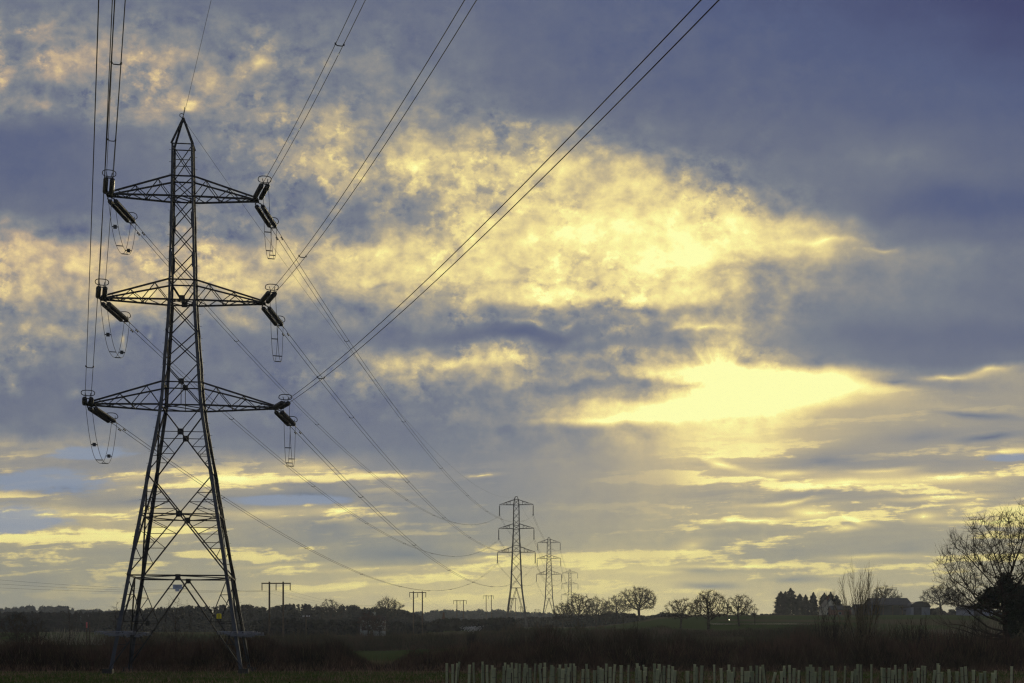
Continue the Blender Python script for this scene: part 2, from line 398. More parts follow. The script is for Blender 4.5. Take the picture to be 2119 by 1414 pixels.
class MB:
    def __init__(s): s.V = []; s.F = []
    def bar(s, p, q, w, h=None, up=(0, 0, 1)):
        p = Vector(p); q = Vector(q); d = (q - p)
        if d.length < 1e-6: return s
        d.normalize(); upv = Vector(up)
        a = d.cross(upv)
        if a.length < 1e-3: a = d.cross(Vector((0, 1, 0)))
        a.normalize(); b = a.cross(d); h = h or w
        a = a * (w / 2); b = b * (h / 2); n = len(s.V)
        for c in (p, q):
            s.V += [c + a + b, c - a + b, c - a - b, c + a - b]
        s.F += [(n, n+1, n+2, n+3), (n+7, n+6, n+5, n+4), (n, n+4, n+5, n+1), (n+1, n+5, n+6, n+2), (n+2, n+6, n+7, n+3), (n+3, n+7, n+4, n)]
        return s
    def angle(s, p, q, w, a, b, t=.025):
        """L-section member from p to q, flanges of width w along directions a and b"""
        p = Vector(p); q = Vector(q); a = Vector(a).normalized(); b = Vector(b).normalized(); n = len(s.V)
        prof = [a * 0, a * w, a * w + b * t, a * t + b * t, a * t + b * w, b * w]
        for c in (p, q): s.V += [c + k for k in prof]
        for k in range(6):
            s.F.append((n + k, n + (k + 1) % 6, n + 6 + (k + 1) % 6, n + 6 + k))
        s.F += [tuple(n + 5 - k for k in range(6)), tuple(n + 6 + k for k in range(6))]
        return s
    def box(s, c, sx, sy, sz, rz=0):
        c = Vector(c); n = len(s.V); cs, sn = math.cos(rz), math.sin(rz)
        for z in (-1, 1):
            for x, y in ((-1, -1), (1, -1), (1, 1), (-1, 1)):
                X_, Y_ = x * sx / 2, y * sy / 2
                s.V.append(c + Vector((X_ * cs - Y_ * sn, X_ * sn + Y_ * cs, z * sz / 2)))
        s.F += [(n+3, n+2, n+1, n), (n+4, n+5, n+6, n+7), (n, n+1, n+5, n+4), (n+1, n+2, n+6, n+5), (n+2, n+3, n+7, n+6), (n+3, n, n+4, n+7)]
        return s
    def tube(s, pts, rad, n=5, closed=False, caps=True):
        pts = [Vector(p) for p in pts]; N = len(pts)
        rs = rad if isinstance(rad, (list, tuple)) else [rad] * N
        b0 = len(s.V); ref = None
        for i in range(N):
            if closed: d = pts[(i + 1) % N] - pts[i - 1]
            else: d = pts[min(i + 1, N - 1)] - pts[max(i - 1, 0)]
            d.normalize()
            if ref is None:
                ref = d.cross(Vector((0, 0, 1)))
                if ref.length < .05: ref = d.cross(Vector((1, 0, 0)))
            ref = ref - d * ref.dot(d); ref.normalize(); bb = d.cross(ref)
            for k in range(n):
                t = 2 * math.pi * k / n
                s.V.append(pts[i] + (ref * math.cos(t) + bb * math.sin(t)) * rs[i])
        for i in range(N if closed else N - 1):
            for k in range(n):
                a = b0 + i * n + k; b = b0 + i * n + (k + 1) % n
                c = b0 + ((i + 1) % N) * n; s.F.append((a, b, c + (k + 1) % n, c + k))
        if caps and not closed:
            s.F += [tuple(b0 + n - 1 - k for k in range(n)), tuple(b0 + (N - 1) * n + k for k in range(n))]
        return s
    def poly(s, pts):
        n = len(s.V); s.V += [Vector(p) for p in pts]; s.F.append(tuple(range(n, n + len(pts)))); return s
    def slab(s, pts, d):
        """flat polygon given a thickness vector d"""
        pts = [Vector(p) for p in pts]; d = Vector(d); k = len(pts); n = len(s.V)
        s.V += pts + [p + d for p in pts]
        s.F += [tuple(n + k - 1 - i for i in range(k)), tuple(n + k + i for i in range(k))]
        for i in range(k): s.F.append((n + i, n + (i + 1) % k, n + k + (i + 1) % k, n + k + i))
        return s
    def build(s, name, material, parent=None, origin=None, smooth=False):
        return link_mesh(name, s.V, s.F, material, parent, origin, smooth)
def tag(o, label=None, cat=None, group=None, kind=None):
    if label: o['label'] = label
    if cat: o['category'] = cat
    if group: o['group'] = group
    if kind: o['kind'] = kind
    return o
def thing(name, loc, label, cat, group=None):
    o = bpy.data.objects.new(name, None); COL.objects.link(o); o.location = loc
    o.empty_display_size = .5
    return tag(o, label, cat, group)
def lerp(a, b, t): return a + (b - a) * t
def tri_mesh(name, base, tip, width, material, parent=None, origin=None, rng=None):
    """many thin twigs: one tapering triangle each, base/tip arrays (N,3), width (N,)"""
    rng = rng or np.random.default_rng(1)
    d = tip - base
    r = rng.normal(size=d.shape); s_ = np.cross(d, r)
    s_ /= np.maximum(np.linalg.norm(s_, axis=1, keepdims=True), 1e-6)
    s_ *= (np.asarray(width) / 2)[:, None]
    V = np.stack([base - s_, base + s_, tip], 1).reshape(-1, 3)
    F = np.arange(len(V)).reshape(-1, 3)
    return link_mesh(name, V, F, material, parent, origin)

# ------------------------------------------------------------------ terrain height
_ZL = ([-4000,-50,40,130,250,455,680,1000,1500,2200,4000,12000],[0,0,0,0,1.2,6.5,9.5,14,30,42,46,46])
_ZM = ([-4000,-50,40,130,250,455,680,990,1500,2200,4000,12000],[0,0,0,0,2.0,7.8,12.4,14.2,18,30,44,46])
_ZR = ([-4000,-50,40,130,250,350,455,600,1000,2200,4000,12000],[0,0,0,0,3.6,8.2,12.3,14.6,19,28,40,46])
def ground_z(x, y):
    x = np.asarray(x, float); y = np.asarray(y, float)
    u_ = x / np.maximum(y, 60)
    l = np.interp(y, *_ZL); m_ = np.interp(y, *_ZM); r = np.interp(y, *_ZR)
    def sm(t): t = np.clip(t, 0, 1); return t * t * (3 - 2 * t)
    z = l + (m_ - l) * sm((u_ + .11) / .1)
    return z + (r - m_ - 0) * sm((u_ - .05) / .07) if np.ndim(z) == 0 else z + (r - m_) * sm((u_ - .05) / .07)
def gz(x, y): return float(ground_z(x, y))
# ------------------------------------------------------------------ the near tension pylon
TH = R(6.9)
AX = Vector((-24.5, 106.0, 0))
E1 = Vector((math.cos(TH), math.sin(TH), 0)); E2 = Vector((-math.sin(TH), math.cos(TH), 0)); EZ = Vector((0, 0, 1))
def PL(a, b, z): return AX + E1 * a + E2 * b + EZ * z
WZ = [(0, 9.44), (7.1, 7.15), (14.6, 4.73), (19.75, 3.07), (27.6, 2.0), (35.3, 1.68), (39.2, 1.56)]
def half(z): return np.interp(z, [a for a, _ in WZ], [b for _, b in WZ]) / 2
def corner(sx, sy, z): h = half(z); return PL(sx * h, sy * h, z)
PEAK = 41.2
pylon = thing('pylon', AX, 'big dark steel lattice pylon standing nearest, at left in the grass, with six cross-arms', 'pylon', 'pylons of the twin wire line')
CS = [(-1, -1), (1, -1), (1, 1), (-1, 1)]
for (sx, sy) in CS:
    lg = MB()
    lv = [0, 7.1, 14.6, 19.75, 27.6, 35.3, 39.2]
    for a, b in zip(lv, lv[1:]):
        w = .26 if b < 15 else (.23 if b < 28 else .16)
        lg.angle(corner(sx, sy, a), corner(sx, sy, b), w, E1 * -sx, E2 * -sy, .03)
    # splice plates and step bolts
    for z in (3.4, 9.9, 14.6, 19.75, 23.2, 27.0, 30.6, 33.6):
        p, q = corner(sx, sy, z - .55), corner(sx, sy, z + .55)
        o = E1 * (sx * .02) + E2 * (sy * .02)
        lg.angle(p + o, q + o, .29 if z < 15 else .25, E1 * -sx, E2 * -sy, .05)
    if (sx, sy) in ((-1, -1), (1, 1)):
        z = 3.6
        while z < 39:
            c = corner(sx, sy, z); lg.bar(c, c + E1 * (sx * .15), .02); z += .9
    lg.build('leg', M['steel'], pylon)
    ft = MB(); c = corner(sx, sy, 0)
    ft.box(c + EZ * .12, .7, .7, .5, TH)
    ft.build('footing', M['rust'], pylon)
faces = [((-1, -1), (1, -1)), ((1, -1), (1, 1)), ((1, 1), (-1, 1)), ((-1, 1), (-1, -1))]
for fi, (ca, cb) in enumerate(faces):
    br = MB()
    nrm = (Vector((ca[0] + cb[0], ca[1] + cb[1], 0)) / 2); nrm = E1 * nrm.x + E2 * nrm.y
    def fp(t, z, off=0.0): return corner(*ca, z).lerp(corner(*cb, z), t) - nrm * (.03 + off)
    def X(z1, z0, w):
        br.bar(fp(0, z1), fp(1, z0), w, w * .7); br.bar(fp(1, z1, .05), fp(0, z0, .05), w, w * .7)
    def H(z, w, t0=0, t1=1): br.bar(fp(t0, z, .02), fp(t1, z, .02), w, w * .8)
    def gus(t, z, s): br.slab([fp(t, z, -.02) + k for k in ((fp(1, z) - fp(0, z)).normalized() * -s + EZ * -s, (fp(1, z) - fp(0, z)).normalized() * s + EZ * -s, (fp(1, z) - fp(0, z)).normalized() * s + EZ * s, (fp(1, z) - fp(0, z)).normalized() * -s + EZ * s)], nrm * -.08)
    H(39.2, .08); X(39.2, 36.8, .075); H(38.0, .05)
    for z in (36.8, 35.3, 29.1, 27.6): H(z, .11)
    X(36.8, 35.3, .075)
    for a, b in zip((35.3, 33.23, 31.17), (33.23, 31.17, 29.1)): X(a, b, .085)
    br.bar(fp(0, 29.1), fp(.5, 27.6), .10, .08); br.bar(fp(1, 29.1), fp(.5, 27.6), .10, .08); gus(.5, 27.7, .22)
    for a, b in zip((27.6, 25.3, 23.0), (25.3, 23.0, 19.75)): X(a, b, .095)
    H(21.45, .10); H(19.75, .12); gus(.5, 21.5, .2)
    if fi in (0, 2):
        br.bar(fp(.5, 21.5), fp(.5, 19.75), .05)
    X(19.75, 14.6, .11); H(17.72, .06); gus(.5, 17.72, .22)
    X(14.6, 7.1, .12); H(11.61, .10); gus(.5, 11.61, .22)
    H(7.1, .12); gus(.5, 7.0, .18)
    for s in (0, 1):
        br.bar(fp(.5, 7.1, .02), fp(s, .35, .02), .11, .09)
        def leg(z): return fp(s, z, .01)
        def dg(zc, zb, z, top=None):   # point on the diagonal running from the centre at zc to the leg at zb
            f = (zc - z) / (zc - zb)
            return (fp(.5, zc, .03)).lerp(fp(s, zb, .03), f)
        w = .045
        # redundant members below the crossings
        for zc, zb, lv in ((17.72, 14.6, (16.6, 15.9)), (11.61, 7.1, (10.6, 9.5, 8.3))):
            prev = leg(zc)
            for z in lv:
                br.bar(leg(z), dg(zc, zb, z), w); br.bar(prev, dg(zc, zb, z), w); prev = leg(z)
        # above the lower crossing
        for z in (12.5, 13.2):
            f = (z - 11.61) / (14.6 - 11.61)
            dd = fp(.5, 11.61, .03).lerp(fp(s, 14.6, .03), f)
            br.bar(leg(z), dd, w); br.bar(leg(z - .85), dd, w)
        # bottom panel
        e0 = leg(7.1); e1 = dg(7.1, .35, 3.75)
        br.bar(e0, e1, .055)
        m = e0.lerp(e1, .42)
        br.bar(leg(5.7), m, w); br.bar(leg(4.3), m, w)
        for z in (3.75, 2.1): br.bar(leg(z), dg(7.1, .35, z), w)
        br.bar(leg(3.75), dg(7.1, .35, 2.1), w); br.bar(leg(1.1), dg(7.1, .35, 2.1), w)
    br.build('lattice_bracing', M['rust'], pylon)
for z, w in ((11.61, .07), (7.1, .07), (27.6, .06), (19.75, .06), (35.3, .06)):
    dp = MB()
    mids = [(corner(*a, z) + corner(*b, z)) / 2 - EZ * .03 for a, b in faces]
    for k in range(4): dp.bar(mids[k], mids[(k + 1) % 4], w)
    if z in (19.75, 27.6, 35.3): dp.bar(corner(-1, -1, z), corner(1, 1, z), w)
    dp.build('diaphragm', M['rust'], pylon)
pk = MB()
for (sx, sy) in CS: pk.bar(corner(sx, sy, 39.2), PL(sx * .06, sy * .06, PEAK), .12)
pk.box(PL(0, 0, PEAK), .22, .22, .3, TH)
pk.build('peak', M['rust'], pylon)
# cross-arms
TIPS = {}
ARMS = {'top': (35.3, 36.8, 5.42), 'middle': (27.6, 29.1, 5.92), 'bottom': (19.75, 21.45, 6.88)}
for lev, (zl, zu, L_) in ARMS.items():
    for sx in (-1, 1):
        ch = MB(); la = MB()
        tl = {}
        for sy in (-1, 1):
            tip = PL(sx * L_, sy * .28, zl + .12)
            lo, up = corner(sx, sy, zl), corner(sx, sy, zu)
            ch.bar(lo, tip, .12); ch.bar(up, tip + EZ * .10, .11)
            fr = [0, .2, .39, .56, .71, .84]
            for k in range(len(fr) - 1):
                a = (lo if k % 2 == 0 else up).lerp(tip, fr[k]); b = (up if k % 2 == 0 else lo).lerp(tip, fr[k + 1])
                la.bar(a, b, .055 if k < 3 else .045)
            la.bar(lo.lerp(tip, .39), up.lerp(tip, .2), .04)
            tl[sy] = (lo, up, tip)
        for k in range(6):
            f0, f1 = k / 6.5, (k + 1) / 6.5
            s0 = -1 if k % 2 == 0 else 1
            la.bar(tl[s0][0].lerp(tl[s0][2], f0), tl[-s0][0].lerp(tl[-s0][2], f1), .05)
        for f in (.2, .56): la.bar(tl[-1][1].lerp(tl[-1][2], f), tl[1][1].lerp(tl[1][2], f), .045)
        for f in (.39, .71): la.bar(tl[-1][0].lerp(tl[-1][2], f), tl[1][0].lerp(tl[1][2], f), .045)
        ch.box(PL(sx * (L_ + .02), 0, zl + .12), .16, .75, .16, TH)
        ch.slab([PL(sx * (L_ - .55), -.34, zl + .03), PL(sx * (L_ + .15), -.3, zl + .03), PL(sx * (L_ + .15), .3, zl + .03), PL(sx * (L_ - .55), .34, zl + .03)], EZ * .04)
        ca_ = ch.build('cross_arm', M['rust'], pylon)
        la.build('arm_lacing', M['rust'], ca_)
        TIPS[(lev, sx)] = PL(sx * L_, 0, zl + .08)
# plates and signs
def face_frame(z, t): # a point on the near face
    return corner(-1, -1, z).lerp(corner(1, -1, z), t) - E2 * .08
np_ = MB()
c = face_frame(6.25, .5)
np_.slab([c + E1 * a + EZ * b for a, b in ((-.33, -.17), (.33, -.17), (.33, .17), (-.33, .17))], E2 * .02)
np_.slab([c + E1 * (a - .01) + EZ * (b - .25) for a, b in ((-.15, -.08), (.15, -.08), (.15, .08), (-.15, .08))], E2 * .02)
nb_ = np_.build('number_plate', M['plate'], pylon)
rg = random.Random(4)
for row, (y_, wd) in enumerate(((.07, .22), (-.02, .14))):
    x_ = -wd; lt = MB()
    while x_ < wd:                       # two rows of small characters, illegible at this distance
        lt.bar(c - E2 * .012 + E1 * x_ + EZ * (y_ - .025), c - E2 * .012 + E1 * (x_ + .02) + EZ * (y_ + .025), .012, .008); x_ += .055
    lt.build('lettering', M['fitting'], nb_)
nr = MB()
for dz in (.14, -.14): nr.bar(face_frame(6.25 + dz, .5) - E1 * (.5 + (.25 if dz < 0 else 0)) + E2 * .05, face_frame(6.25 + dz, .5) + E1 * (.5 + (.25 if dz < 0 else 0)) + E2 * .05, .04)
nr.build('plate_bracket', M['rust'], pylon)
c = face_frame(4.15, .865)
ys = MB()
k = .17
prof = [(-k, -k*1.05), (k, -k*1.05), (k, k*.7), (k*.75, k*1.05), (-k*.75, k*1.05), (-k, k*.7)]
ys.slab([c + E1 * a + EZ * b for a, b in prof], E2 * .015)
yo = ys.build('danger_sign', M['yellow'], pylon)
bl = MB()
f = c - E2 * .008
bl.tube([f + E1 * (.075 * math.cos(t)) + EZ * (.05 + .075 * math.sin(t)) for t in np.linspace(0, 2 * math.pi, 14)[:-1]], .009, 4, closed=True)
for a, b in (((.01, .11), (-.03, .05)), ((-.03, .05), (.025, .055)), ((.025, .055), (-.01, -.01)), ((-.10, -.06), (.10, -.06)), ((-.10, -.10), (.10, -.10)), ((-.07, -.135), (.07, -.135))):
    bl.bar(f + E1 * a[0] + EZ * a[1], f + E1 * b[0] + EZ * b[1], .018, .01)
bl.build('warning_mark', M['black'], yo)
c = corner(-1, 1, 3.75).lerp(corner(1, 1, 3.75), .12) - E2 * .05
sb = MB(); sb.slab([c + E1 * a + EZ * b for a, b in ((-.15, -.19), (.15, -.19), (.15, .19), (-.15, .19))], E2 * .015)
sb.build('sign_plate', M['plateback'], pylon)
# barbed climbing guards round each leg
rg = random.Random(9)
for (sx, sy) in CS:
    gd = MB(); z = 2.75
    cc = corner(sx, sy, z)
    for j, (r_, dz) in enumerate(((.45, -.02), (.68, .05), (.9, .14), (1.1, .27))):
        pts = []
        for t in np.linspace(0, 2 * math.pi, 33)[:-1]:
            sq = 1.0 / max(abs(math.cos(t)), abs(math.sin(t)), .78)
            pts.append(cc + E1 * (r_ * sq * math.cos(t)) + E2 * (r_ * .8 * sq * math.sin(t)) + EZ * (dz + rg.uniform(-.03, .03)))
        gd.tube(pts, .022, 4, closed=True)
        for t in range(0, 32):
            p = pts[t]; gd.bar(p - Vector((rg.uniform(-.06, .06), rg.uniform(-.06, .06), .06)), p + Vector((rg.uniform(-.06, .06), rg.uniform(-.06, .06), .06)), .012)
    for t in np.linspace(0, 2 * math.pi, 9)[:-1]:
        sq = 1.0 / max(abs(math.cos(t)), abs(math.sin(t)), .78)
        gd.bar(cc + EZ * -.02, cc + E1 * (1.12 * sq * math.cos(t)) + E2 * (.9 * sq * math.sin(t)) + EZ * .27, .045, .035)
    for t in (0, math.pi):      # coiled ends pointing outwards
        q0 = cc + E1 * (.85 * math.cos(t)) + EZ * .18
        gd.tube([q0 + E1 * (.6 * math.cos(t) * (i / 40)) + E2 * (.14 * math.cos(i * .9)) + EZ * (.14 * math.sin(i * .9)) for i in range(41)], .017, 4)
    gd.build('climbing_guard', M['wirebright'], pylon)

# ------------------------------------------------------------------ tension insulator sets
AL_IN = R(16.9)
DIN = Vector((math.sin(AL_IN), -math.cos(AL_IN), 0))
AL_OUT = R(4.2)
DOUT = Vector((math.sin(AL_OUT), math.cos(AL_OUT), 0))
SIDE = {-1: 'left', 1: 'right'}
LIVE = {}
def strings(root, start, d3, perp, name='insulator_string'):
    upv = perp.cross(d3); 
    if upv.z < 0: upv = -upv
    for s in (-1, 1):
        b = start + perp * (s * .225)
        m = MB(); pts = []; rr = []
        n = 21
        for k in range(n):
            t0 = .75 + k * .19
            pts += [b + d3 * t0, b + d3 * (t0 + .02), b + d3 * (t0 + .09), b + d3 * (t0 + .10)]
            rr += [.11, .18, .17, .11]
        m.tube(pts, rr, 10)
        m.build(name, M['glaze'], root, smooth=False)
    for s in (-1, 1):
        lk = MB()
        b = start + perp * (s * .225)
        lk.bar(start + perp * (s * .10), b + d3 * .25, .06); lk.bar(b + d3 * .25, b + d3 * .75, .05)
        lk.bar(b + d3 * .45, b + d3 * .55, .11)
        lk.build('link', M['fitting'], root)
        lk = MB(); lk.bar(b + d3 * 4.72, b + d3 * 5.15, .05); lk.bar(b + d3 * 4.85, b + d3 * 4.97, .1)
        lk.build('end_fitting', M['fitting'], root)
    yk = MB()
    e = start + d3 * 5.05
    yk.slab([e + perp * .27 - upv * .02, e - perp * .27 - upv * .02, e - perp * .18 + d3 * .16 - upv * .02, e + perp * .18 + d3 * .16 - upv * .02], upv * .05)
    for s in (-1, 1): yk.bar(e + perp * (s * .2), e + d3 * .55 + perp * (s * .2), .055)
    yk.build('yoke_plate', M['fitting'], root)
    tilt = .55 if d3.y < 0 else -.55
    rn = MB(); c = start + d3 * 4.75 + upv * .42; pts = []
    for t in np.linspace(0, 2 * math.pi, 29)[:-1]:
        a = .46 * math.copysign(abs(math.cos(t)) ** .75, math.cos(t)); b = .30 * math.copysign(abs(math.sin(t)) ** .75, math.sin(t))
        pts.append(c + perp * a + d3 * b + upv * (b * tilt))
    rn.tube(pts, .03, 6, closed=True)
    rn.bar(c + perp * .2 + d3 * .2, start + d3 * 5.1 + perp * .1, .035); rn.bar(c - perp * .2 + d3 * .2, start + d3 * 5.1 - perp * .1, .035)
    rn.build('arcing_ring', M['fitting'], root)
for (lev, sx), tip in TIPS.items():
    for way, dd, sl in (('in', DIN, -.085), ('out', DOUT, -.075)):
        d3 = (dd + EZ * sl).normalized()
        perp = Vector((dd.y, -dd.x, 0)) * (1 if way == 'out' else -1)
        start = tip + E2 * (.30 if way == 'out' else -.30) - EZ * (.05 if way == 'out' else 0)
        lab = ('insulator pair pointing %s from tip of the %s %s arm of the nearest pylon'
               % ('away' if way == 'out' else 'forwards', SIDE[sx], lev))
        root = thing('insulator_set', start, lab, 'insulator', 'tension insulators on the nearest pylon')
        strings(root, start, d3, perp)
        LIVE[(lev, sx, way)] = (start + d3 * 5.55, perp, d3)
# ------------------------------------------------------------------ suspension pylons further down the line
def suspension_pylon(px, Y, topy, label, insul=3.5):
    x = (px - CX) / FOC * Y
    ztop = EYE + (HY - topy) / FOC * Y
    sc_ = 1.0
    base_z = ztop - 42.2
    A = Vector((x, Y, base_z))
    e1 = Vector((DOUT.y, -DOUT.x, 0)); e2 = DOUT.copy()
    root = thing('pylon', A, label, 'pylon', 'pylons of the twin wire line')
    WZ2 = [(-3, 8.0), (0, 7.2), (13.0, 3.75), (24.6, 2.75), (32, 2.1), (39.5, 1.85), (41.3, 1.5), (42.2, .75)]
    hz = lambda z: np.interp(z, [a for a, _ in WZ2], [b for _, b in WZ2]) / 2
    def cn(sx, sy, z): return A + e1 * (sx * hz(z)) + e2 * (sy * hz(z)) + EZ * z
    g0 = gz(x, Y) - base_z - .3
    fat = 1.0 + Y / 2600.0
    for (sx, sy) in CS:
        lg = MB()
        lv = [g0, 13.0, 24.6, 32, 39.5, 41.3, 42.2]
        for a, b in zip(lv, lv[1:]): lg.angle(cn(sx, sy, a), cn(sx, sy, b), .26 if b < 33 else .20, e1 * -sx, e2 * -sy, .06)
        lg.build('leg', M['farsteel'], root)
    for (ca, cb) in faces:
        br = MB()
        def fp(t, z): return cn(*ca, z).lerp(cn(*cb, z), t)
        def X(a, b, w=.09): br.bar(fp(0, a), fp(1, b), w); br.bar(fp(1, a), fp(0, b), w)
        lv = [41.3, 39.5, 37.2, 34.9, 33.0, 31.6, 29.2, 26.6, 24.6, 21.6, 18.0, 13.0]
        for a, b in zip(lv, lv[1:]): X(a, b)
        for z in (42.2, 41.3, 39.5, 33.0, 31.6, 26.6, 24.6, 13.0): br.bar(fp(0, z), fp(1, z), .10)
        for s in (0, 1):
            br.bar(fp(.5, 13.0), fp(s, 1.0), .11)
            for z in (9.5, 6.5, 4): br.bar(fp(s, z), fp(.5, 13.0).lerp(fp(s, 1.0), (13 - z) / 12), .06)
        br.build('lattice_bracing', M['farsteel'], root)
    tips = {}
    for lev, (zl, zu, L_) in {'top': (39.6, 41.2, 5.4), 'middle': (32.0, 33.5, 5.65), 'bottom': (24.4, 26.1, 6.05)}.items():
        for sx in (-1, 1):
            ch = MB(); la = MB()
            tip = A + e1 * (sx * L_) + EZ * zl
            for sy in (-1, 1):
                lo, up = cn(sx, sy, zl), cn(sx, sy, zu)
                ch.bar(lo, tip, .13); ch.bar(up, tip + EZ * .1, .12)
                for k, (f0, f1) in enumerate(((.25, .25), (.25, .5), (.5, .5), (.5, .75))):
                    la.bar(lo.lerp(tip, f1), up.lerp(tip, f0), .06)
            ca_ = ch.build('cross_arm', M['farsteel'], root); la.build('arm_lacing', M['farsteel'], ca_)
            ins = MB(); pts = []; rr = []
            for k in range(18):
                t = .35 + k * (insul - .5) / 18
                pts += [tip - EZ * t, tip - EZ * (t + .03), tip - EZ * (t + .12)]; rr += [.08, .16, .15]
            ins.tube(pts, rr, 8); ins.tube([tip, tip - EZ * .36], .05, 4)
            io = ins.build('insulator', M['glaze'], root)
            cl = MB(); e = tip - EZ * (insul - .1)
            cl.bar(e + EZ * .2, e - EZ * .1, .1); cl.bar(e - e1 * .25 - EZ * .1, e + e1 * .25 - EZ * .1, .09)
            cl.tube([e + e1 * (.3 * math.cos(t)) + e2 * (.3 * math.sin(t)) + EZ * .2 for t in np.linspace(0, 6.283, 11)[:-1]], .035, 4, closed=True)
            cl.build('clamp', M['fitting'], io)
            tips[(lev, sx)] = tip - EZ * insul
    return root, tips, A + EZ * 42.25
P2, T2, K2 = suspension_pylon(1068.5, 455, 1028, 'grey lattice pylon with hanging insulators, tallest of the three far pylons')
P3, T3, K3 = suspension_pylon(1136, 682, 1112, 'smaller hazy lattice pylon standing between two other far pylons')
P4, T4, K4 = suspension_pylon(1179.3, 990, 1178.5, 'faint smallest lattice pylon rising behind bare oak trees')

# ------------------------------------------------------------------ conductors
def span(a, b, sag, n=40):
    out = []
    for i in range(n + 1):
        t = i / n; p = a.lerp(b, t); p.z -= 4 * sag * t * (1 - t); out.append(p)
    return out
def proj(p): return (CX + p.x / p.y * FOC, HY - (p.z - EYE) / p.y * FOC)
def fit_sag(a, b, px, py):
    lo, hi = 0, 30
    for _ in range(40):
        s = (lo + hi) / 2
        pts = [proj(p) for p in span(a, b, s, 200)]
        q = min(pts, key=lambda c: abs(c[0] - px))
        if q[1] < py: lo = s
        else: hi = s
    return (lo + hi) / 2
def twin(name, pts, perp, label, group, rad=.0155, spacers=(), sep=.20):
    root = thing(name, pts[0], label, 'power line', group)
    for s in (-1, 1):
        m = MB(); m.tube([p + perp * (s * sep) for p in pts], rad, 5); m.build('conductor', M['wire'], root, smooth=True)
    # spacers by distance along the wire
    cum = [0.0]
    for a, b in zip(pts, pts[1:]): cum.append(cum[-1] + (b - a).length)
    for dist in spacers:
        for k in range(len(pts) - 1):
            if cum[k] <= dist <= cum[k + 1]:
                f = (dist - cum[k]) / max(cum[k + 1] - cum[k], 1e-6)
                c = pts[k].lerp(pts[k + 1], f); m = MB()
                m.tube([c - perp * sep, c - perp * sep * .7 - EZ * .09, c + perp * sep * .7 - EZ * .09, c + perp * sep], .028, 5)
                m.bar(c - perp * (sep + .02) + EZ * .04, c - perp * (sep + .02) - EZ * .06, .07); m.bar(c + perp * (sep + .02) + EZ * .04, c + perp * (sep + .02) - EZ * .06, .07)
                m.build('spacer', M['fitting'], root)
                break
    return root
def perp_of(d): return Vector((d.y, -d.x, 0)).normalized()
# outgoing spans, nearest pylon to the second
SAGFIT = {('bottom', -1): (880, 1222), ('middle', -1): (934, 1151.5), ('top', -1): (871, 1052.5),
          ('bottom', 1): (846, 1119), ('middle', 1): (831, 985), ('top', 1): (927, 985)}
for key, tgt in SAGFIT.items():
    lev, sx = key
    a = LIVE[(lev, sx, 'out')][0]; b = T2[key]
    sg = fit_sag(a, b, *tgt)
    print('SAG', key, round(sg, 2))
    pts = span(a, b, sg, 60); pp = perp_of(b - a)
    L_ = (b - a).length
    rt = twin('power_line', pts, pp, 'twin wires sagging from %s %s arm of nearest pylon to the tallest far pylon' % (SIDE[sx], lev),
         'twin wires between the two nearest pylons', .020, [30 + 38 * k for k in range(9) if 30 + 38 * k < L_ - 10])
    for s in (-1, 1):
        dm = MB()
        d = (pts[1] - pts[0]).normalized(); c = pts[0] + d * 1.5 + pp * (s * .2) - EZ * .12
        dm.bar(c - d * .2, c + d * .2, .03); dm.bar(c - d * .24, c - d * .12, .09); dm.bar(c + d * .12, c + d * .24, .09); dm.bar(c, c + EZ * .12, .04)
        dm.build('vibration_damper', M['fitting'], rt)
for (Ta, Tb, sg, who, grp) in ((T2, T3, 4.2, 'from tallest far pylon to the smaller hazy one', 'twin wires between the second and third pylons'),
                          (T3, T4, 7.0, 'from smaller hazy pylon to the faint smallest one', 'twin wires between the third and fourth pylons')):
    for key in SAGFIT:
        a, b = Ta[key], Tb[key]
        twin('power_line', span(a, b, sg, 36), perp_of(b - a), 'twin wires from the %s %s arm, %s' % (SIDE[key[1]], key[0], who),
             grp, .026, [40 * k + 20 for k in range(int((b - a).length / 40))])
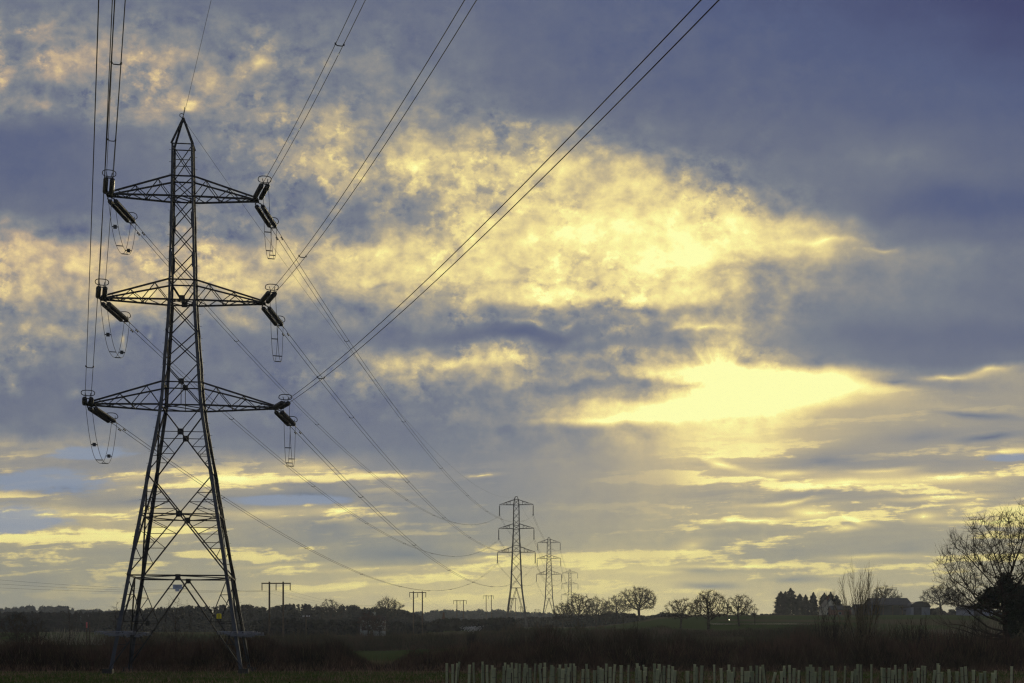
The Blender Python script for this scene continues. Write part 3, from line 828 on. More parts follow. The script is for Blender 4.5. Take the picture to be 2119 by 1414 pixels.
# incoming spans run over the camera; each passes through the points seen in the photo
INFIT = {('top', 1): [(659, 185), (747, 0)], ('middle', 1): [(676, 463), (974, 0)], ('bottom', 1): [(706, 747), (1469.5, 0)],
         ('top', -1): [(229, 200), (248, 0)], ('middle', -1): [(214, 480), (246, 0)], ('bottom', -1): [(181.5, 735), (221, 0)]}
def hit(a, d, px):
    """distance along plan direction d from a where the photo column px is met"""
    k = (px - CX) / FOC
    return (k * a.y - a.x) / (d.x - k * d.y)
for key, obs in INFIT.items():
    lev, sx = key
    a = LIVE[(lev, sx, 'in')][0]
    # plan direction so that the wire leaves the frame at the given column and distance
    if sx == 1:
        d = DIN.copy()
    else:
        Yx = {'bottom': 37.0, 'middle': 46.0, 'top': 56.0}[lev]
        X_ = (obs[1][0] - CX) / FOC * Yx
        d = Vector((X_ - a.x, Yx - a.y, 0)).normalized()
    t1 = hit(a, d, obs[1][0]); y1 = a.y + d.y * t1
    h1 = EYE + HY / FOC * y1 - a.z
    tm = hit(a, d, obs[0][0]); ym = a.y + d.y * tm; hm = EYE + (HY - obs[0][1]) / FOC * ym - a.z
    if sx == 1:
        # h = -s t + c t^2 through both
        c = (h1 / t1 - hm / tm) / (t1 - tm); s_ = c * t1 - h1 / t1
    else:
        c = 4e-4; s_ = c * t1 - h1 / t1
    print('IN', key, 't1', round(t1, 1), 'y1', round(y1, 1), 'dz', round(h1, 2), 'slope', round(s_, 3), 'c', round(c, 5))
    c = min(max(c, 2e-4), 9e-4); s_ = c * t1 - h1 / t1
    pts = []
    for i in range(61):
        t = 190 * i / 60
        z = -s_ * t + c * t * t if t < 110 else (-s_ * 110 + c * 110 ** 2) + (-s_ + 2 * c * 110) * (t - 110) * .5
        pts.append(a + d * t + EZ * z)
    sp = {('top', 1): [30], ('middle', 1): [14], ('bottom', 1): [15], ('top', -1): [16, 36], ('middle', -1): [], ('bottom', -1): [14]}[key]
    twin('power_line', pts, perp_of(d), 'twin wires from %s %s arm of nearest pylon, crossing the top edge' % (SIDE[sx], lev),
         'twin wires overhead', .0175, sp)
# jumper loops under the arm tips
for (lev, sx), tip in TIPS.items():
    a, pa, da = LIVE[(lev, sx, 'in')]; b, pb, db = LIVE[(lev, sx, 'out')]
    a = a - da * .25; b = b - db * .25
    drop = {'top': 3.3, 'middle': 3.4, 'bottom': 3.5}[lev]
    root = thing('jumper_loop', tip - EZ * drop, 'slack twin wire loop below tip of the %s %s arm of the nearest pylon' % (SIDE[sx], lev), 'jumper cable', 'jumper loops on the nearest pylon')
    mid = []
    for i in range(33):
        t = i / 32
        p = a.lerp(b, t); q = 2 * t - 1
        sh = 1 - abs(q) ** 2.6
        p.z -= drop * sh + .3 * math.sin(math.pi * t)
        mid.append(p)
    E_ = -pa
    for s in (-1, 1):
        m = MB(); m.tube([p + E_ * (s * lerp(.2, .24, math.sin(math.pi * i / 32))) for i, p in enumerate(mid)], .017, 5); m.build('conductor', M['wire'], root, smooth=True)
    for i in (7, 13, 20, 25):
        m = MB(); p = mid[i]
        m.bar(p - E_ * .24, p + E_ * .24, .06)
        if i in (7, 25) and sx < 0: m.bar(p - E_ * .12, p + E_ * .12, .2, .24)
        m.build('spacer', M['fitting'], root)
# earth wire along the peaks
def single(pts, label, group, rad):
    m = MB(); m.tube(pts, rad, 5)
    o = m.build('earth_wire', M['wire'], None, origin=pts[0], smooth=True); tag(o, label, 'earth wire', group); return o
pk_ = PL(0, 0, PEAK + .1)
single(span(pk_, K2, 8.5, 50), 'single thin wire from the peak of the nearest pylon down to the tallest far pylon', 'earth wires', .0125)
single(span(K2, K3, 3, 24), 'single faint wire between the peaks of the tallest and the smaller hazy pylon', 'earth wires', .016)
single(span(K3, K4, 5, 24), 'single faint wire from the smaller hazy pylon to the faintest pylon', 'earth wires', .016)
d = DIN; t1 = hit(pk_, d, 437); y1 = pk_.y + d.y * t1; h1 = EYE + HY / FOC * y1 - pk_.z
pts = [pk_ + EZ * .15]
for i in range(1, 41):
    t = 190 * i / 40; pts.append(pk_ + d * t + EZ * ((h1 / t1) * t * (1 if t < 60 else .75)))
single(pts, 'single thin wire rising from the peak of the nearest pylon out of the frame', 'earth wires', .0125)
fk = MB()
c = PL(0, 0, PEAK + .2)
fk.bar(c, c + EZ * .75 + E1 * .1, .05); fk.tube([c + E1 * (-.12 + .14 * math.cos(t)) + EZ * (.15 + .14 * math.sin(t)) for t in np.linspace(0, 6.283, 13)[:-1]], .025, 4, closed=True)
fk.build('earth_wire_clamp', M['fitting'], pylon)
# ------------------------------------------------------------------ ground
ys_ = np.concatenate([np.linspace(-300, 60, 10), np.linspace(70, 140, 36), np.linspace(150, 700, 56), np.geomspace(720, 6000, 34)])
us_ = np.linspace(-1, 1, 121)
gx = us_[None, :] * (np.maximum(ys_, 60)[:, None] * 1.3 + 120); gy = np.repeat(ys_[:, None], 121, 1)
gzv = ground_z(gx, gy)
rng = np.random.default_rng(3)
near = (gy > 60) & (gy < 145)
gzv = gzv + np.where(near, rng.normal(0, .03, gzv.shape), 0)
V = np.stack([gx, gy, gzv], -1).reshape(-1, 3)
nr_, nc_ = gx.shape
ii = np.arange(nr_ * nc_).reshape(nr_, nc_)
F = np.stack([ii[:-1, :-1], ii[:-1, 1:], ii[1:, 1:], ii[1:, :-1]], -1).reshape(-1, 4)
gm = bpy.data.materials.new('field_ground'); gm.use_nodes = True
q = G(gm.node_tree); b = gm.node_tree.nodes['Principled BSDF']; b.inputs['Roughness'].default_value = .95; b.inputs['Specular IOR Level'].default_value = 0
co = q.new('ShaderNodeTexCoord')
sp = q.new('ShaderNodeSeparateXYZ'); gm.node_tree.links.new(co.outputs['Object'], sp.inputs[0])
n1, _ = q.noise(co.outputs['Object'], .06, 5, .6, dim='3D'); n2, _ = q.noise(co.outputs['Object'], 1.1, 4, .6, dim='3D'); n3, _ = q.noise(co.outputs['Object'], .012, 3, .5, dim='3D')
base = q.mixc(q.ss(n2, .35, .65), (.035, .042, .013, 1), (.075, .092, .024, 1))
base = q.mixc(q.ss(n1, .48, .62), base, (.105, .068, .045, 1))
fields = q.mixc(q.ss(n3, .47, .53), (.045, .060, .016, 1), (.075, .062, .032, 1))
base = q.mixc(q.ss(sp.outputs[1], 130, 190), base, fields)
gm.node_tree.links.new(base, b.inputs['Base Color'])
ground = link_mesh('ground', V, F, gm, None, (0, 0, 0), True); tag(ground, kind='structure')
# ------------------------------------------------------------------ bare trees grown towards points in a crown
def grow(rng, centre, radii, height0, n_att=420, step=.45, kill=.8, reach=4.5, trunk_top=None, lean=(0, 0), flat=.25):
    """space filling growth; returns node positions and parents (local metres, trunk foot at the origin)"""
    c = np.array(centre, float); r = np.array(radii, float)
    p = rng.normal(size=(n_att * 3, 3)); p /= np.linalg.norm(p, axis=1, keepdims=True)
    p *= (rng.random((len(p), 1)) ** (1 / 2.2))
    p = p[p[:, 2] > -1 + flat * 2][:n_att] * r + c
    # lumpy outline
    ang = np.arctan2(p[:, 1] - c[1], p[:, 0] - c[0])
    p[:, :2] = c[:2] + (p[:, :2] - c[:2]) * (1 + .16 * np.sin(3 * ang + rng.random() * 6))[:, None]
    nodes = [np.zeros(3)]; par = [-1]
    tt = trunk_top or height0
    k = max(2, int(tt / step))
    for i in range(1, k + 1):
        f = i / k
        nodes.append(np.array([lean[0] * f + rng.normal(0, .04), lean[1] * f + rng.normal(0, .04), tt * f])); par.append(len(nodes) - 2)
    N = np.array(nodes); P_ = list(par)
    alive = np.ones(len(p), bool)
    for it in range(90):
        A_ = p[alive]
        if len(A_) < 4: break
        d = np.linalg.norm(A_[:, None, :] - N[None], axis=2)
        j = d.argmin(1); dm = d[np.arange(len(A_)), j]
        use = dm < (reach if it < 40 else reach * 2)
        if not use.any():
            use = dm <= dm.min() + .01
        new = []; npar = []
        for q in np.unique(j[use]):
            v = A_[use & (j == q)] - N[q]
            v = (v / np.linalg.norm(v, axis=1, keepdims=True)).sum(0) + rng.normal(0, .35, 3)
            v /= max(np.linalg.norm(v), 1e-6)
            new.append(N[q] + v * step); npar.append(int(q))
        N = np.vstack([N, new]); P_ += npar
        d = np.linalg.norm(A_[:, None, :] - np.array(new)[None], axis=2).min(1)
        idx = np.where(alive)[0]; alive[idx[d < kill]] = False
        if len(N) > 5200: break
    return N, np.array(P_)
def radii_of(P_, tip=.018, expo=2.3):
    n = len(P_); a = np.zeros(n); ch = np.zeros(n, int)
    for i in range(n - 1, 0, -1):
        if ch[i] == 0: a[i] = tip ** expo
        a[P_[i]] += a[i]; ch[P_[i]] += 1
    return a ** (1 / expo), ch
def tree_meshes(name_root, N, P_, rad, ch, loc, scale, rng, material, twigs=3, twl=.7, tww=.02, up=.25, minr=0.0, trunkz=None, droop=0.0, origin_root=None):
    tz = trunkz
    N = N * scale; rad = rad * scale; L0 = np.array(loc[:])
    parts_ = {'trunk': [[], []], 'crown': [[], []]}
    for i in range(1, len(N)):
        a, b = N[P_[i]], N[i]; ra, rb = rad[P_[i]], rad[i]
        ra = min(ra, rb * 1.6)
        big = 'trunk'
        n = 6 if rb > .1 else (4 if rb > .04 else 3)
        d = b - a; d = d / max(np.linalg.norm(d), 1e-6)
        r0 = np.cross(d, [.31, .77, .55]); r0 /= max(np.linalg.norm(r0), 1e-6); r1 = np.cross(d, r0)
        Vs, Fs = parts_[big]; n0 = len(Vs)
        for (c, rr) in ((a, ra), (b, rb)):
            for k in range(n):
                t = 2 * math.pi * k / n; Vs.append(L0 + c + (r0 * math.cos(t) + r1 * math.sin(t)) * rr)
        for k in range(n): Fs.append((n0 + k, n0 + (k + 1) % n, n0 + n + (k + 1) % n, n0 + n + k))
    link_mesh('trunk', parts_['trunk'][0], parts_['trunk'][1], M['bark'], name_root)
    # fine twigs
    fine = np.where(rad < np.quantile(rad, .80))[0]; fine = fine[fine > 0]
    base = np.repeat(N[fine], twigs, 0)
    dirp = np.repeat(N[fine] - N[P_[fine]], twigs, 0); dirp /= np.maximum(np.linalg.norm(dirp, axis=1, keepdims=True), 1e-6)
    base = base - dirp * rng.random((len(base), 1)) * .4 * scale
    v = dirp + rng.normal(0, .75, base.shape) + np.array([0, 0, up]); v /= np.linalg.norm(v, axis=1, keepdims=True)
    ln = twl * scale * (.5 + rng.random((len(base), 1)))
    tip = base + v * ln
    sub_b = base + (tip - base) * (.3 + .5 * rng.random((len(base), 1)))
    v2 = v + rng.normal(0, .8, v.shape) + np.array([0, 0, up]); v2 /= np.linalg.norm(v2, axis=1, keepdims=True)
    sub_t = sub_b + v2 * ln * .6
    B = np.vstack([base, sub_b]) + L0; T = np.vstack([tip, sub_t]) + L0
    tri_mesh('crown', B, T, np.full(len(B), tww * scale) * (.7 + .6 * rng.random(len(B))), material, name_root, None, rng)
def bare_tree(name, px, ytop, wpx, Y, label, cat, seed, group=None, trunk=.3, ybase=None, att=380, twigs=3, material=None, tww=None, twl=.75, flat=.2, lean=0, yc=None, tip=.036, asym=0):
    rng = np.random.default_rng(seed)
    x = (px - CX) / FOC * Y
    z0 = gz(x, Y) - .1
    if ybase is not None: z0 = min(z0, EYE + (HY - ybase) / FOC * Y)
    ztop = EYE + (HY - ytop) / FOC * Y
    H_ = ztop - z0; W_ = wpx / FOC * Y
    hs = H_ / 10.0            # grow at a normal size of 10 m, then scale
    rx = W_ / 2 / hs
    cb = 10 * trunk
    cl_ = cb * .62; cz = (10 + cl_) / 2; rz = (10 - cl_) / 2
    N, P_ = grow(rng, (asym, 0, cz), (rx * 1.1, rx, rz * 1.02), cb, int(att * 1.6), .38, .52, 4.0, trunk_top=cb * 1.05, lean=(lean, 0), flat=flat)
    rad, ch = radii_of(P_, tip)
    root = thing(name, (x, Y, z0), label, cat, group)
    pixel = Y / 1422.0
    tree_meshes(root, N, P_, rad, ch, (x, Y, z0), hs, rng, material or M['twig'], max(twigs, 5) if tww is None else twigs, twl, tww or .062, trunkz=cb * 1.3)
    return root
# oaks and other bare trees, x and top in the photo, crown width, distance
bare_tree('oak_tree', 1322, 1214, 76, 520, 'round-headed bare oak standing alone, its dome the most regular on the skyline', 'tree', 11, 'bare oaks on the skyline', .28, 1281, 520, 4)
bare_tree('oak_tree', 1275, 1233, 56, 540, 'open forked bare oak just left of the round-headed oak', 'tree', 12, 'bare oaks on the skyline', .3, 1276, 260, 3, lean=.4)
bare_tree('oak_tree', 1234, 1236, 64, 500, 'wide bare oak in the middle of the oak clump beyond the scrub', 'tree', 13, 'bare oaks on the skyline', .22, 1282, 330, 3)
bare_tree('oak_tree', 1196, 1228, 60, 470, 'tallest bare oak of the clump beside the faint pylons', 'tree', 14, 'bare oaks on the skyline', .25, 1290, 400, 3)
bare_tree('oak_tree', 1164, 1246, 46, 450, 'low dense bare oak at the pylon end of the clump', 'tree', 15, 'bare oaks on the skyline', .15, 1290, 300, 3)
bare_tree('oak_tree', 1254, 1258, 34, 520, 'small bushy bare tree filling the foot of the oak clump', 'tree', 37, 'bare oaks on the skyline', .1, 1285, 200, 3)
bare_tree('field_tree', 1408, 1237, 62, 300, 'spreading bare tree at left of a field group of three', 'tree', 16, 'bare trees in the field', .3, 1303, 300, 3, lean=.3)
bare_tree('field_tree', 1466, 1222, 74, 282, 'broadest bare tree in the middle of a field group of three', 'tree', 17, 'bare trees in the field', .33, 1312, 430, 3)
bare_tree('field_tree', 1530, 1228, 60, 315, 'knotty bare tree at right of a field group of three, trunk in green field', 'tree', 18, 'bare trees in the field', .36, 1300, 300, 3, lean=-.4)
bare_tree('field_tree', 1562, 1249, 18, 330, 'little bare tree at the right edge of the field group', 'tree', 19, 'bare trees in the field', .25, 1283, 90, 3)
bare_tree('oak_tree', 1832, 1211, 58, 520, 'domed bare tree rising behind the dark barn', 'tree', 20, 'bare trees round the farm', .3, 1275, 360, 4)
bare_tree('oak_tree', 1946, 1210, 72, 470, 'broad fine-twigged bare tree right of the barns', 'tree', 21, 'bare trees round the farm', .28, 1275, 420, 4)
bare_tree('oak_tree', 1982, 1216, 52, 480, 'bare tree half hidden behind the big ivy-clad tree', 'tree', 38, 'bare trees round the farm', .25, 1275, 280, 3)
bare_tree('oak_tree', 803, 1236, 62, 560, 'bare oak with rounded crown poking above the dark wood beside twin poles', 'tree', 22, 'bare oaks above the wood', .35, 1296, 420, 4)
bare_tree('oak_tree', 684, 1239, 46, 560, 'bare oak with flat crown above the left wood', 'tree', 23, 'bare oaks above the wood', .3, 1296, 300, 4)
bare_tree('field_tree', 34, 1266, 64, 240, 'low spreading bare tree at the far left edge before the wooded hill', 'tree', 24, 'bare trees left of the nearest pylon', .15, 1318, 300, 3, flat=.1)
bare_tree('field_tree', 76, 1273, 34, 235, 'small dense bare tree beside the low spreading tree at far left', 'tree', 25, 'bare trees left of the nearest pylon', .2, 1318, 200, 3)
bare_tree('sapling', 143, 1245, 30, 150, 'thin upright bare sapling breaking the wooded hill skyline at left', 'sapling', 26, 'bare saplings round the nearest pylon', .3, 1360, 70, 2, tww=.02, twl=.9, tip=.013)
bare_tree('sapling', 240, 1229, 34, 135, 'bare sapling just left of the nearest pylon leg', 'sapling', 27, 'bare saplings round the nearest pylon', .45, 1370, 60, 2, tww=.02, twl=.8, tip=.013)
bare_tree('sapling', 366, 1229, 62, 135, 'bare multi-stemmed sapling seen between the legs of the nearest pylon', 'sapling', 28, 'bare saplings round the nearest pylon', .3, 1370, 120, 2, tww=.018, twl=.9, tip=.013)
bare_tree('red_tree', 762, 1267, 40, 380, 'rounded reddish bare tree in front of the white house', 'tree', 29, 'reddish trees by the white house', .15, 1300, 420, 5, material=M['redtwig'], tww=.12)
bare_tree('red_tree', 786, 1272, 28, 375, 'smaller reddish bare tree at the right end of the white house', 'tree', 30, 'reddish trees by the white house', .15, 1300, 320, 5, material=M['redtwig'], tww=.12)

# the big ash with ivy at the right edge
def ash(px, Y):
    rng = np.random.default_rng(77)
    x = (px - CX) / FOC * Y; z0 = gz(x, Y)
    N, P_ = grow(rng, (.3, 0, 8.6), (6.6, 5.0, 5.2), 5.0, 1500, .33, .40, 3.2, trunk_top=5.2, lean=(-.5, 0), flat=.12)
    # ends sweep upwards
    rad, ch = radii_of(P_, .014)
    root = thing('ash_tree', (x, Y, z0), 'large bare tree with dark ivy-covered trunk at the right edge', 'tree')
    L0 = (x, Y, z0)
    tree_meshes(root, N, P_, rad, ch, L0, 1.0, rng, M['bark'], 4, .8, .027, up=.9, trunkz=5.2)
    # lower side limbs that sag to the left
    lm = MB()
    for k in range(11):
        a0 = rng.uniform(-2.6, .3); p = Vector((x - .3, Y, z0 + rng.uniform(2.6, 6.0)))
        d = Vector((-rng.uniform(.5, 1.1), rng.uniform(-.8, .6), rng.uniform(-.25, .15))).normalized()
        pts = [p]
        for s in range(14):
            d = (d + Vector((rng.normal(0, .12), rng.normal(0, .12), .05 + rng.normal(0, .1)))).normalized(); pts.append(pts[-1] + d * .42)
            if s > 2:
                q = pts[-1]; dd = (d + Vector((rng.normal(0, .6), rng.normal(0, .6), .5 + rng.normal(0, .4)))).normalized()
                lm.tube([q, q + dd * .5, q + (dd + EZ * .35) * 1.0], [.022, .014, .006], 3)
                for w_ in range(2):
                    dd2 = (dd + Vector((rng.normal(0, .7), rng.normal(0, .7), .4))).normalized(); q2 = q + dd * .5
                    lm.tube([q2, q2 + dd2 * .6], [.010, .004], 3)
        lm.tube(pts, [.09 * (1 - i / 16) for i in range(len(pts))], 4)
    lm.build('lower_limbs', M['bark'], root)
    # ivy: leaf clumps round the trunk
    n = 11000
    c = rng.normal(size=(n, 3)); c /= np.linalg.norm(c, axis=1, keepdims=True); c *= rng.random((n, 1)) ** .4
    lobes = np.array([(-1.7, 0, 5.9, 1.0, 1.0, .55), (-1.1, .2, 6.4, 1.0, .9, .6), (-.1, 0, 6.5, 1.1, 1.1, .9), (.9, .2, 6.3, 1.3, 1.3, 1.0), (2.2, .3, 5.9, 1.5, 1.4, 1.1), (.6, 0, 5.5, 1.2, 1.1, .7), (.2, 0, 4.2, .6, .7, 1.4), (-.35, 0, 7.5, .26, .28, .5), (1.9, 0, 4.2, 1.0, 1.0, 1.3)])
    w = rng.integers(0, len(lobes), n)
    b = lobes[w, :3] + c * lobes[w, 3:] + np.array(L0)
    b += rng.normal(0, .20, b.shape)
    tri_mesh('ivy', b, b + rng.normal(0, .16, b.shape), np.full(n, .22), M['ivy'], root, None, rng)
ash(2090, 122)
# coppiced pale willow
def coppice(px, Y, ytop, label, seed, stems=34, spread=.33, material=None, r0=.032):
    rng = np.random.default_rng(seed)
    x = (px - CX) / FOC * Y; z0 = gz(x, Y); H_ = EYE + (HY - ytop) / FOC * Y - z0
    root = thing('willow', (x, Y, z0), label, 'shrub')
    big = MB(); small = MB()
    for k in range(stems):
        ph = rng.uniform(0, 6.283); lean = abs(rng.normal(0, spread))
        hh = H_ * (1 - .55 * min(lean / .9, .8)) * rng.uniform(.72, 1.0)
        d = Vector((math.cos(ph) * lean, math.sin(ph) * lean, 1)).normalized()
        p = Vector((x + rng.normal(0, .3), Y + rng.normal(0, .3), z0)); pts = [p]; n = 16
        out = Vector((math.cos(ph), math.sin(ph), 0))
        for s in range(n):
            d = (d + EZ * (.05 * lean / .3) + out * (.02 if s < 5 else -.012) + Vector((rng.normal(0, .05), rng.normal(0, .05), 0))).normalized()
            pts.append(pts[-1] + d * (hh / n))
            if s > 3:
                for w_ in range(2):
                    q = pts[-1]; d2 = (d + Vector((rng.normal(0, .38), rng.normal(0, .38), .25))).normalized(); ln = hh * rng.uniform(.06, .17)
                    m_ = q + d2 * ln * .5; e_ = m_ + (d2 + EZ * .4).normalized() * ln * .6
                    small.tube([q, m_, e_], [.013, .009, .004], 3)
                    d3 = (d2 + Vector((rng.normal(0, .5), rng.normal(0, .5), .3))).normalized()
                    small.tube([m_, m_ + d3 * ln * .5], [.007, .003], 3)
        big.tube(pts, [r0 * rng.uniform(.8, 1.2) * (1 - .85 * i / n) for i in range(n + 1)], 4)
    big.build('stems', M['bark'], root); small.build('twigs', material or M['twig'], root)
coppice(1783, 118, 1166, 'tall many-stemmed bare shrub fanning upwards in front of the farm', 5, 40, .26, M['paletwig'])
coppice(1718, 121, 1232, 'lower sprawling bare shrub with crooked limbs left of the tall fan-shaped shrub', 6, 22, .45)
coppice(1900, 119, 1272, 'low dark bare bush in the hedge right of the fan-shaped shrub', 8, 24, .45)
coppice(2010, 118, 1270, 'low arching bare bush below the big ivy-covered tree', 10, 26, .5)
coppice(1300, 130, 1278, 'thin bare bush rising from the middle of the dark hedge', 14, 14, .4)

# conifers by the farm
def conifer(px, ytop, wpx, Y, label, seed, ybase):
    rng = np.random.default_rng(seed)
    x = (px - CX) / FOC * Y; z0 = min(gz(x, Y), EYE + (HY - ybase) / FOC * Y); H_ = EYE + (HY - ytop) / FOC * Y - z0; Rm = wpx * .53 / FOC * Y
    root = thing('conifer', (x, Y, z0), label, 'conifer', 'conifers by the farm')
    t = MB(); t.tube([(x, Y, z0), (x, Y, z0 + H_ * .95)], [.22, .04], 6); t.build('trunk', M['bark'], root)
    n = 2600
    f = rng.random(n) ** .8
    prof = np.interp(f, [0, .08, .35, .65, .85, .95, 1], [.8, 1, .98, .80, .48, .2, .05])
    ph = rng.uniform(0, 6.283, n)
    ring = rng.uniform(.85, 1.1) + .16 * np.sin(f * H_ * rng.uniform(2, 4) + rng.random() * 6) + .15 * np.sin(ph * 5 + f * 9)
    r = Rm * prof * ring * rng.uniform(.45, 1.05, n)
    b = np.stack([x + np.cos(ph) * r * .5, Y + np.sin(ph) * r * .5, z0 + .05 * H_ + f * H_ * .93], 1)
    e = np.stack([x + np.cos(ph) * r, Y + np.sin(ph) * r, b[:, 2] + rng.uniform(-.15, .45, n)], 1)
    tri_mesh('crown', b, e, rng.uniform(.3, .75, n), M['conifer'], root, None, rng)
for k, (px, yt, w, lb) in enumerate(((1616, 1224, 30, 'dark conifer at the left end of the first clump by the field'), (1625, 1224, 24, 'dark conifer squeezed between two others in the first clump'),
        (1636, 1217, 31, 'tallest dark conifer, at the right of the first clump'), (1655, 1229, 22, 'conifer at the left of the middle clump of three'),
        (1667, 1231, 21, 'shortest pointed conifer in the centre of the middle clump of three'), (1683, 1226, 24, 'tallest conifer of the middle clump of three, at its right'),
        (1706, 1227, 28, 'conifer directly behind the gable of the stone house'), (1719, 1225, 26, 'tall conifer behind the right of the stone house roof'), (1731, 1232, 24, 'right-hand conifer behind the stone house'))):
    conifer(px, yt, w, 560, lb, 200 + k, 1276)
rngc = 0
def cone_bush(px, ytop, wpx, Y, label):
    rng = np.random.default_rng(404)
    x = (px - CX) / FOC * Y; z0 = gz(x, Y); H_ = max(EYE + (HY - ytop) / FOC * Y - z0, 3); Rm = wpx / 2 / FOC * Y; n = 1300
    root = thing('conifer', (x, Y, z0), label, 'conifer')
    t = MB(); t.tube([(x, Y, z0), (x, Y, z0 + H_ * .9)], [.25, .04], 6); t.build('trunk', M['bark'], root)
    f = rng.random(n); ph = rng.uniform(0, 6.283, n); r = Rm * (1 - f * .92) * rng.uniform(.5, 1.1, n)
    b = np.stack([x + np.cos(ph) * r * .5, Y + np.sin(ph) * r * .5, z0 + f * H_], 1); e = np.stack([x + np.cos(ph) * r, Y + np.sin(ph) * r, b[:, 2] + .2], 1)
    tri_mesh('crown', b, e, rng.uniform(.4, .8, n), M['redtwig'], root, None, rng)
cone_bush(918, 1268, 20, 520, 'dark cone-shaped tree standing alone before the misty far wood')
# blossoming blackthorn
def blossom(px, py, wpx, hpx, Y):
    rng = np.random.default_rng(31)
    c = at(px, py, Y); n = 260; s = Y / FOC
    root = thing('blackthorn', (c.x, Y, gz(c.x, Y)), 'pale white blossoming blackthorn bush in the hedge below the far pylons', 'shrub')
    q = rng.normal(size=(n, 3)) * np.array([wpx / 4.2, wpx / 6, hpx / 3.6]) * s + np.array(c[:])
    tri_mesh('blossom', q, q + rng.normal(0, .12, q.shape), np.full(n, .09), M['blossom'], root, None, rng)
    b = np.tile(np.array([[c.x, Y, gz(c.x, Y)]]), (160, 1)) + rng.normal(0, .3, (160, 3)) * np.array([1, 1, 0])
    tri_mesh('twigs', b, q[:160], np.full(160, .05), M['twig'], root, None, rng)
blossom(976, 1301, 34, 9, 175)
# ------------------------------------------------------------------ woods, hedges, grass (uncountable masses)
rng = np.random.default_rng(55)
def wood(name, skyline, Y0, Y1, n, mats, conf, seed, wtree, label=None, sink=9):
    """a wood as one mass: many small crowns made of leaf-clump faces in rows between Y0 and Y1"""
    rng = np.random.default_rng(seed)
    xs = [a for a, _ in skyline]; ys = [b for _, b in skyline]
    B = []; T = []; W = []
    for k in range(n):
        Y = rng.uniform(Y0, Y1) if k % 3 else rng.uniform(Y0, Y0 + (Y1 - Y0) * .4)
        px = rng.uniform(xs[0], xs[-1])
        yt = np.interp(px, xs, ys) + abs(rng.normal(0, 2.6)) - (2.2 if rng.random() < .12 else 0)
        if k % 4 == 0: yt += rng.uniform(3, 22)
        x = (px - CX) / FOC * Y; zt = EYE + (HY - yt) / FOC * Y
        r = wtree * rng.uniform(.6, 1.2); h = min(max(zt - gz(x, Y), 4), 17)
        m = 150
        f = rng.random(m)
        if rng.random() < conf: prof = np.interp(f, [0, .5, 1], [1, .7, .03])
        else: prof = np.sqrt(np.clip(1 - (2 * f - 1) ** 2, 0, 1)) * .95 + .05
        ph = rng.uniform(0, 6.283, m); rr = r * prof * rng.uniform(.5, 1, m)
        b = np.stack([x + np.cos(ph) * rr * .4, Y + np.sin(ph) * rr * .4, zt - h * (1 - f)], 1)
        e = np.stack([x + np.cos(ph) * rr, Y + np.sin(ph) * rr, zt - h * (1 - f) + rng.uniform(-.4, .8, m)], 1)
        e[:, 2] = np.minimum(e[:, 2], zt)
        B.append(b); T.append(e); W.append(rng.uniform(.7, 1.7, m) * (wtree / 3))
    B = np.vstack(B); T = np.vstack(T); W = np.concatenate(W)
    o = tri_mesh(name, B, T, W, mats, None, (0, 0, 0), rng)
    return tag(o, label, None, None, 'stuff')
wood('woodland', [(-330,1262),(-100,1262),(110,1268),(160,1266),(230,1266),(262,1262),(300,1258),(350,1257),(400,1253),(440,1254),(470,1251.5),(520,1251),(530,1257),(560,1256),(600,1249),(640,1250),(662,1256),(730,1252),(745,1258),(770,1258),(810,1258),(850,1266),(872,1276)], 590, 720, 760, M['woodland'], .5, 1, 3.2)
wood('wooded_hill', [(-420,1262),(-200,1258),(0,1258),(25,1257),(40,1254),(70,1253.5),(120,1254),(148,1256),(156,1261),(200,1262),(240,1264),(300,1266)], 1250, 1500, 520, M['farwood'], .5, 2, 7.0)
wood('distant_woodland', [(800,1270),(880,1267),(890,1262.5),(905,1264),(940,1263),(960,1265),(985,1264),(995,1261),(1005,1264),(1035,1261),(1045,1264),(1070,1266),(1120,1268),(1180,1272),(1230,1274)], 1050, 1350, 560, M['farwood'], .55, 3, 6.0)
wood('field_hedgerow', [(1040,1282),(1100,1279),(1160,1276),(1230,1272),(1285,1268),(1312,1270),(1330,1276),(1360,1271),(1372,1268),(1395,1270),(1420,1271)], 560, 640, 300, M['woodland'], 0, 4, 2.2)
wood('field_hedgerow', [(1480,1270),(1560,1270),(1600,1270),(1700,1268),(1760,1262),(1830,1268),(1900,1264),(1930,1258),(1980,1262),(2060,1260),(2200,1256),(2500,1256)], 520, 620, 300, M['woodland'], .0, 5, 2.0)
wood('field_hedgerow', [(850,1288),(900,1284),(930,1279),(960,1281),(1000,1280),(1030,1278),(1060,1280)], 420, 520, 90, M['woodland'], .1, 6, 2.2)
wood('field_hedgerow', [(520,1283),(600,1280),(660,1282),(740,1284),(850,1287),(880,1290)], 400, 470, 130, M['woodland'], .1, 7, 2.0)

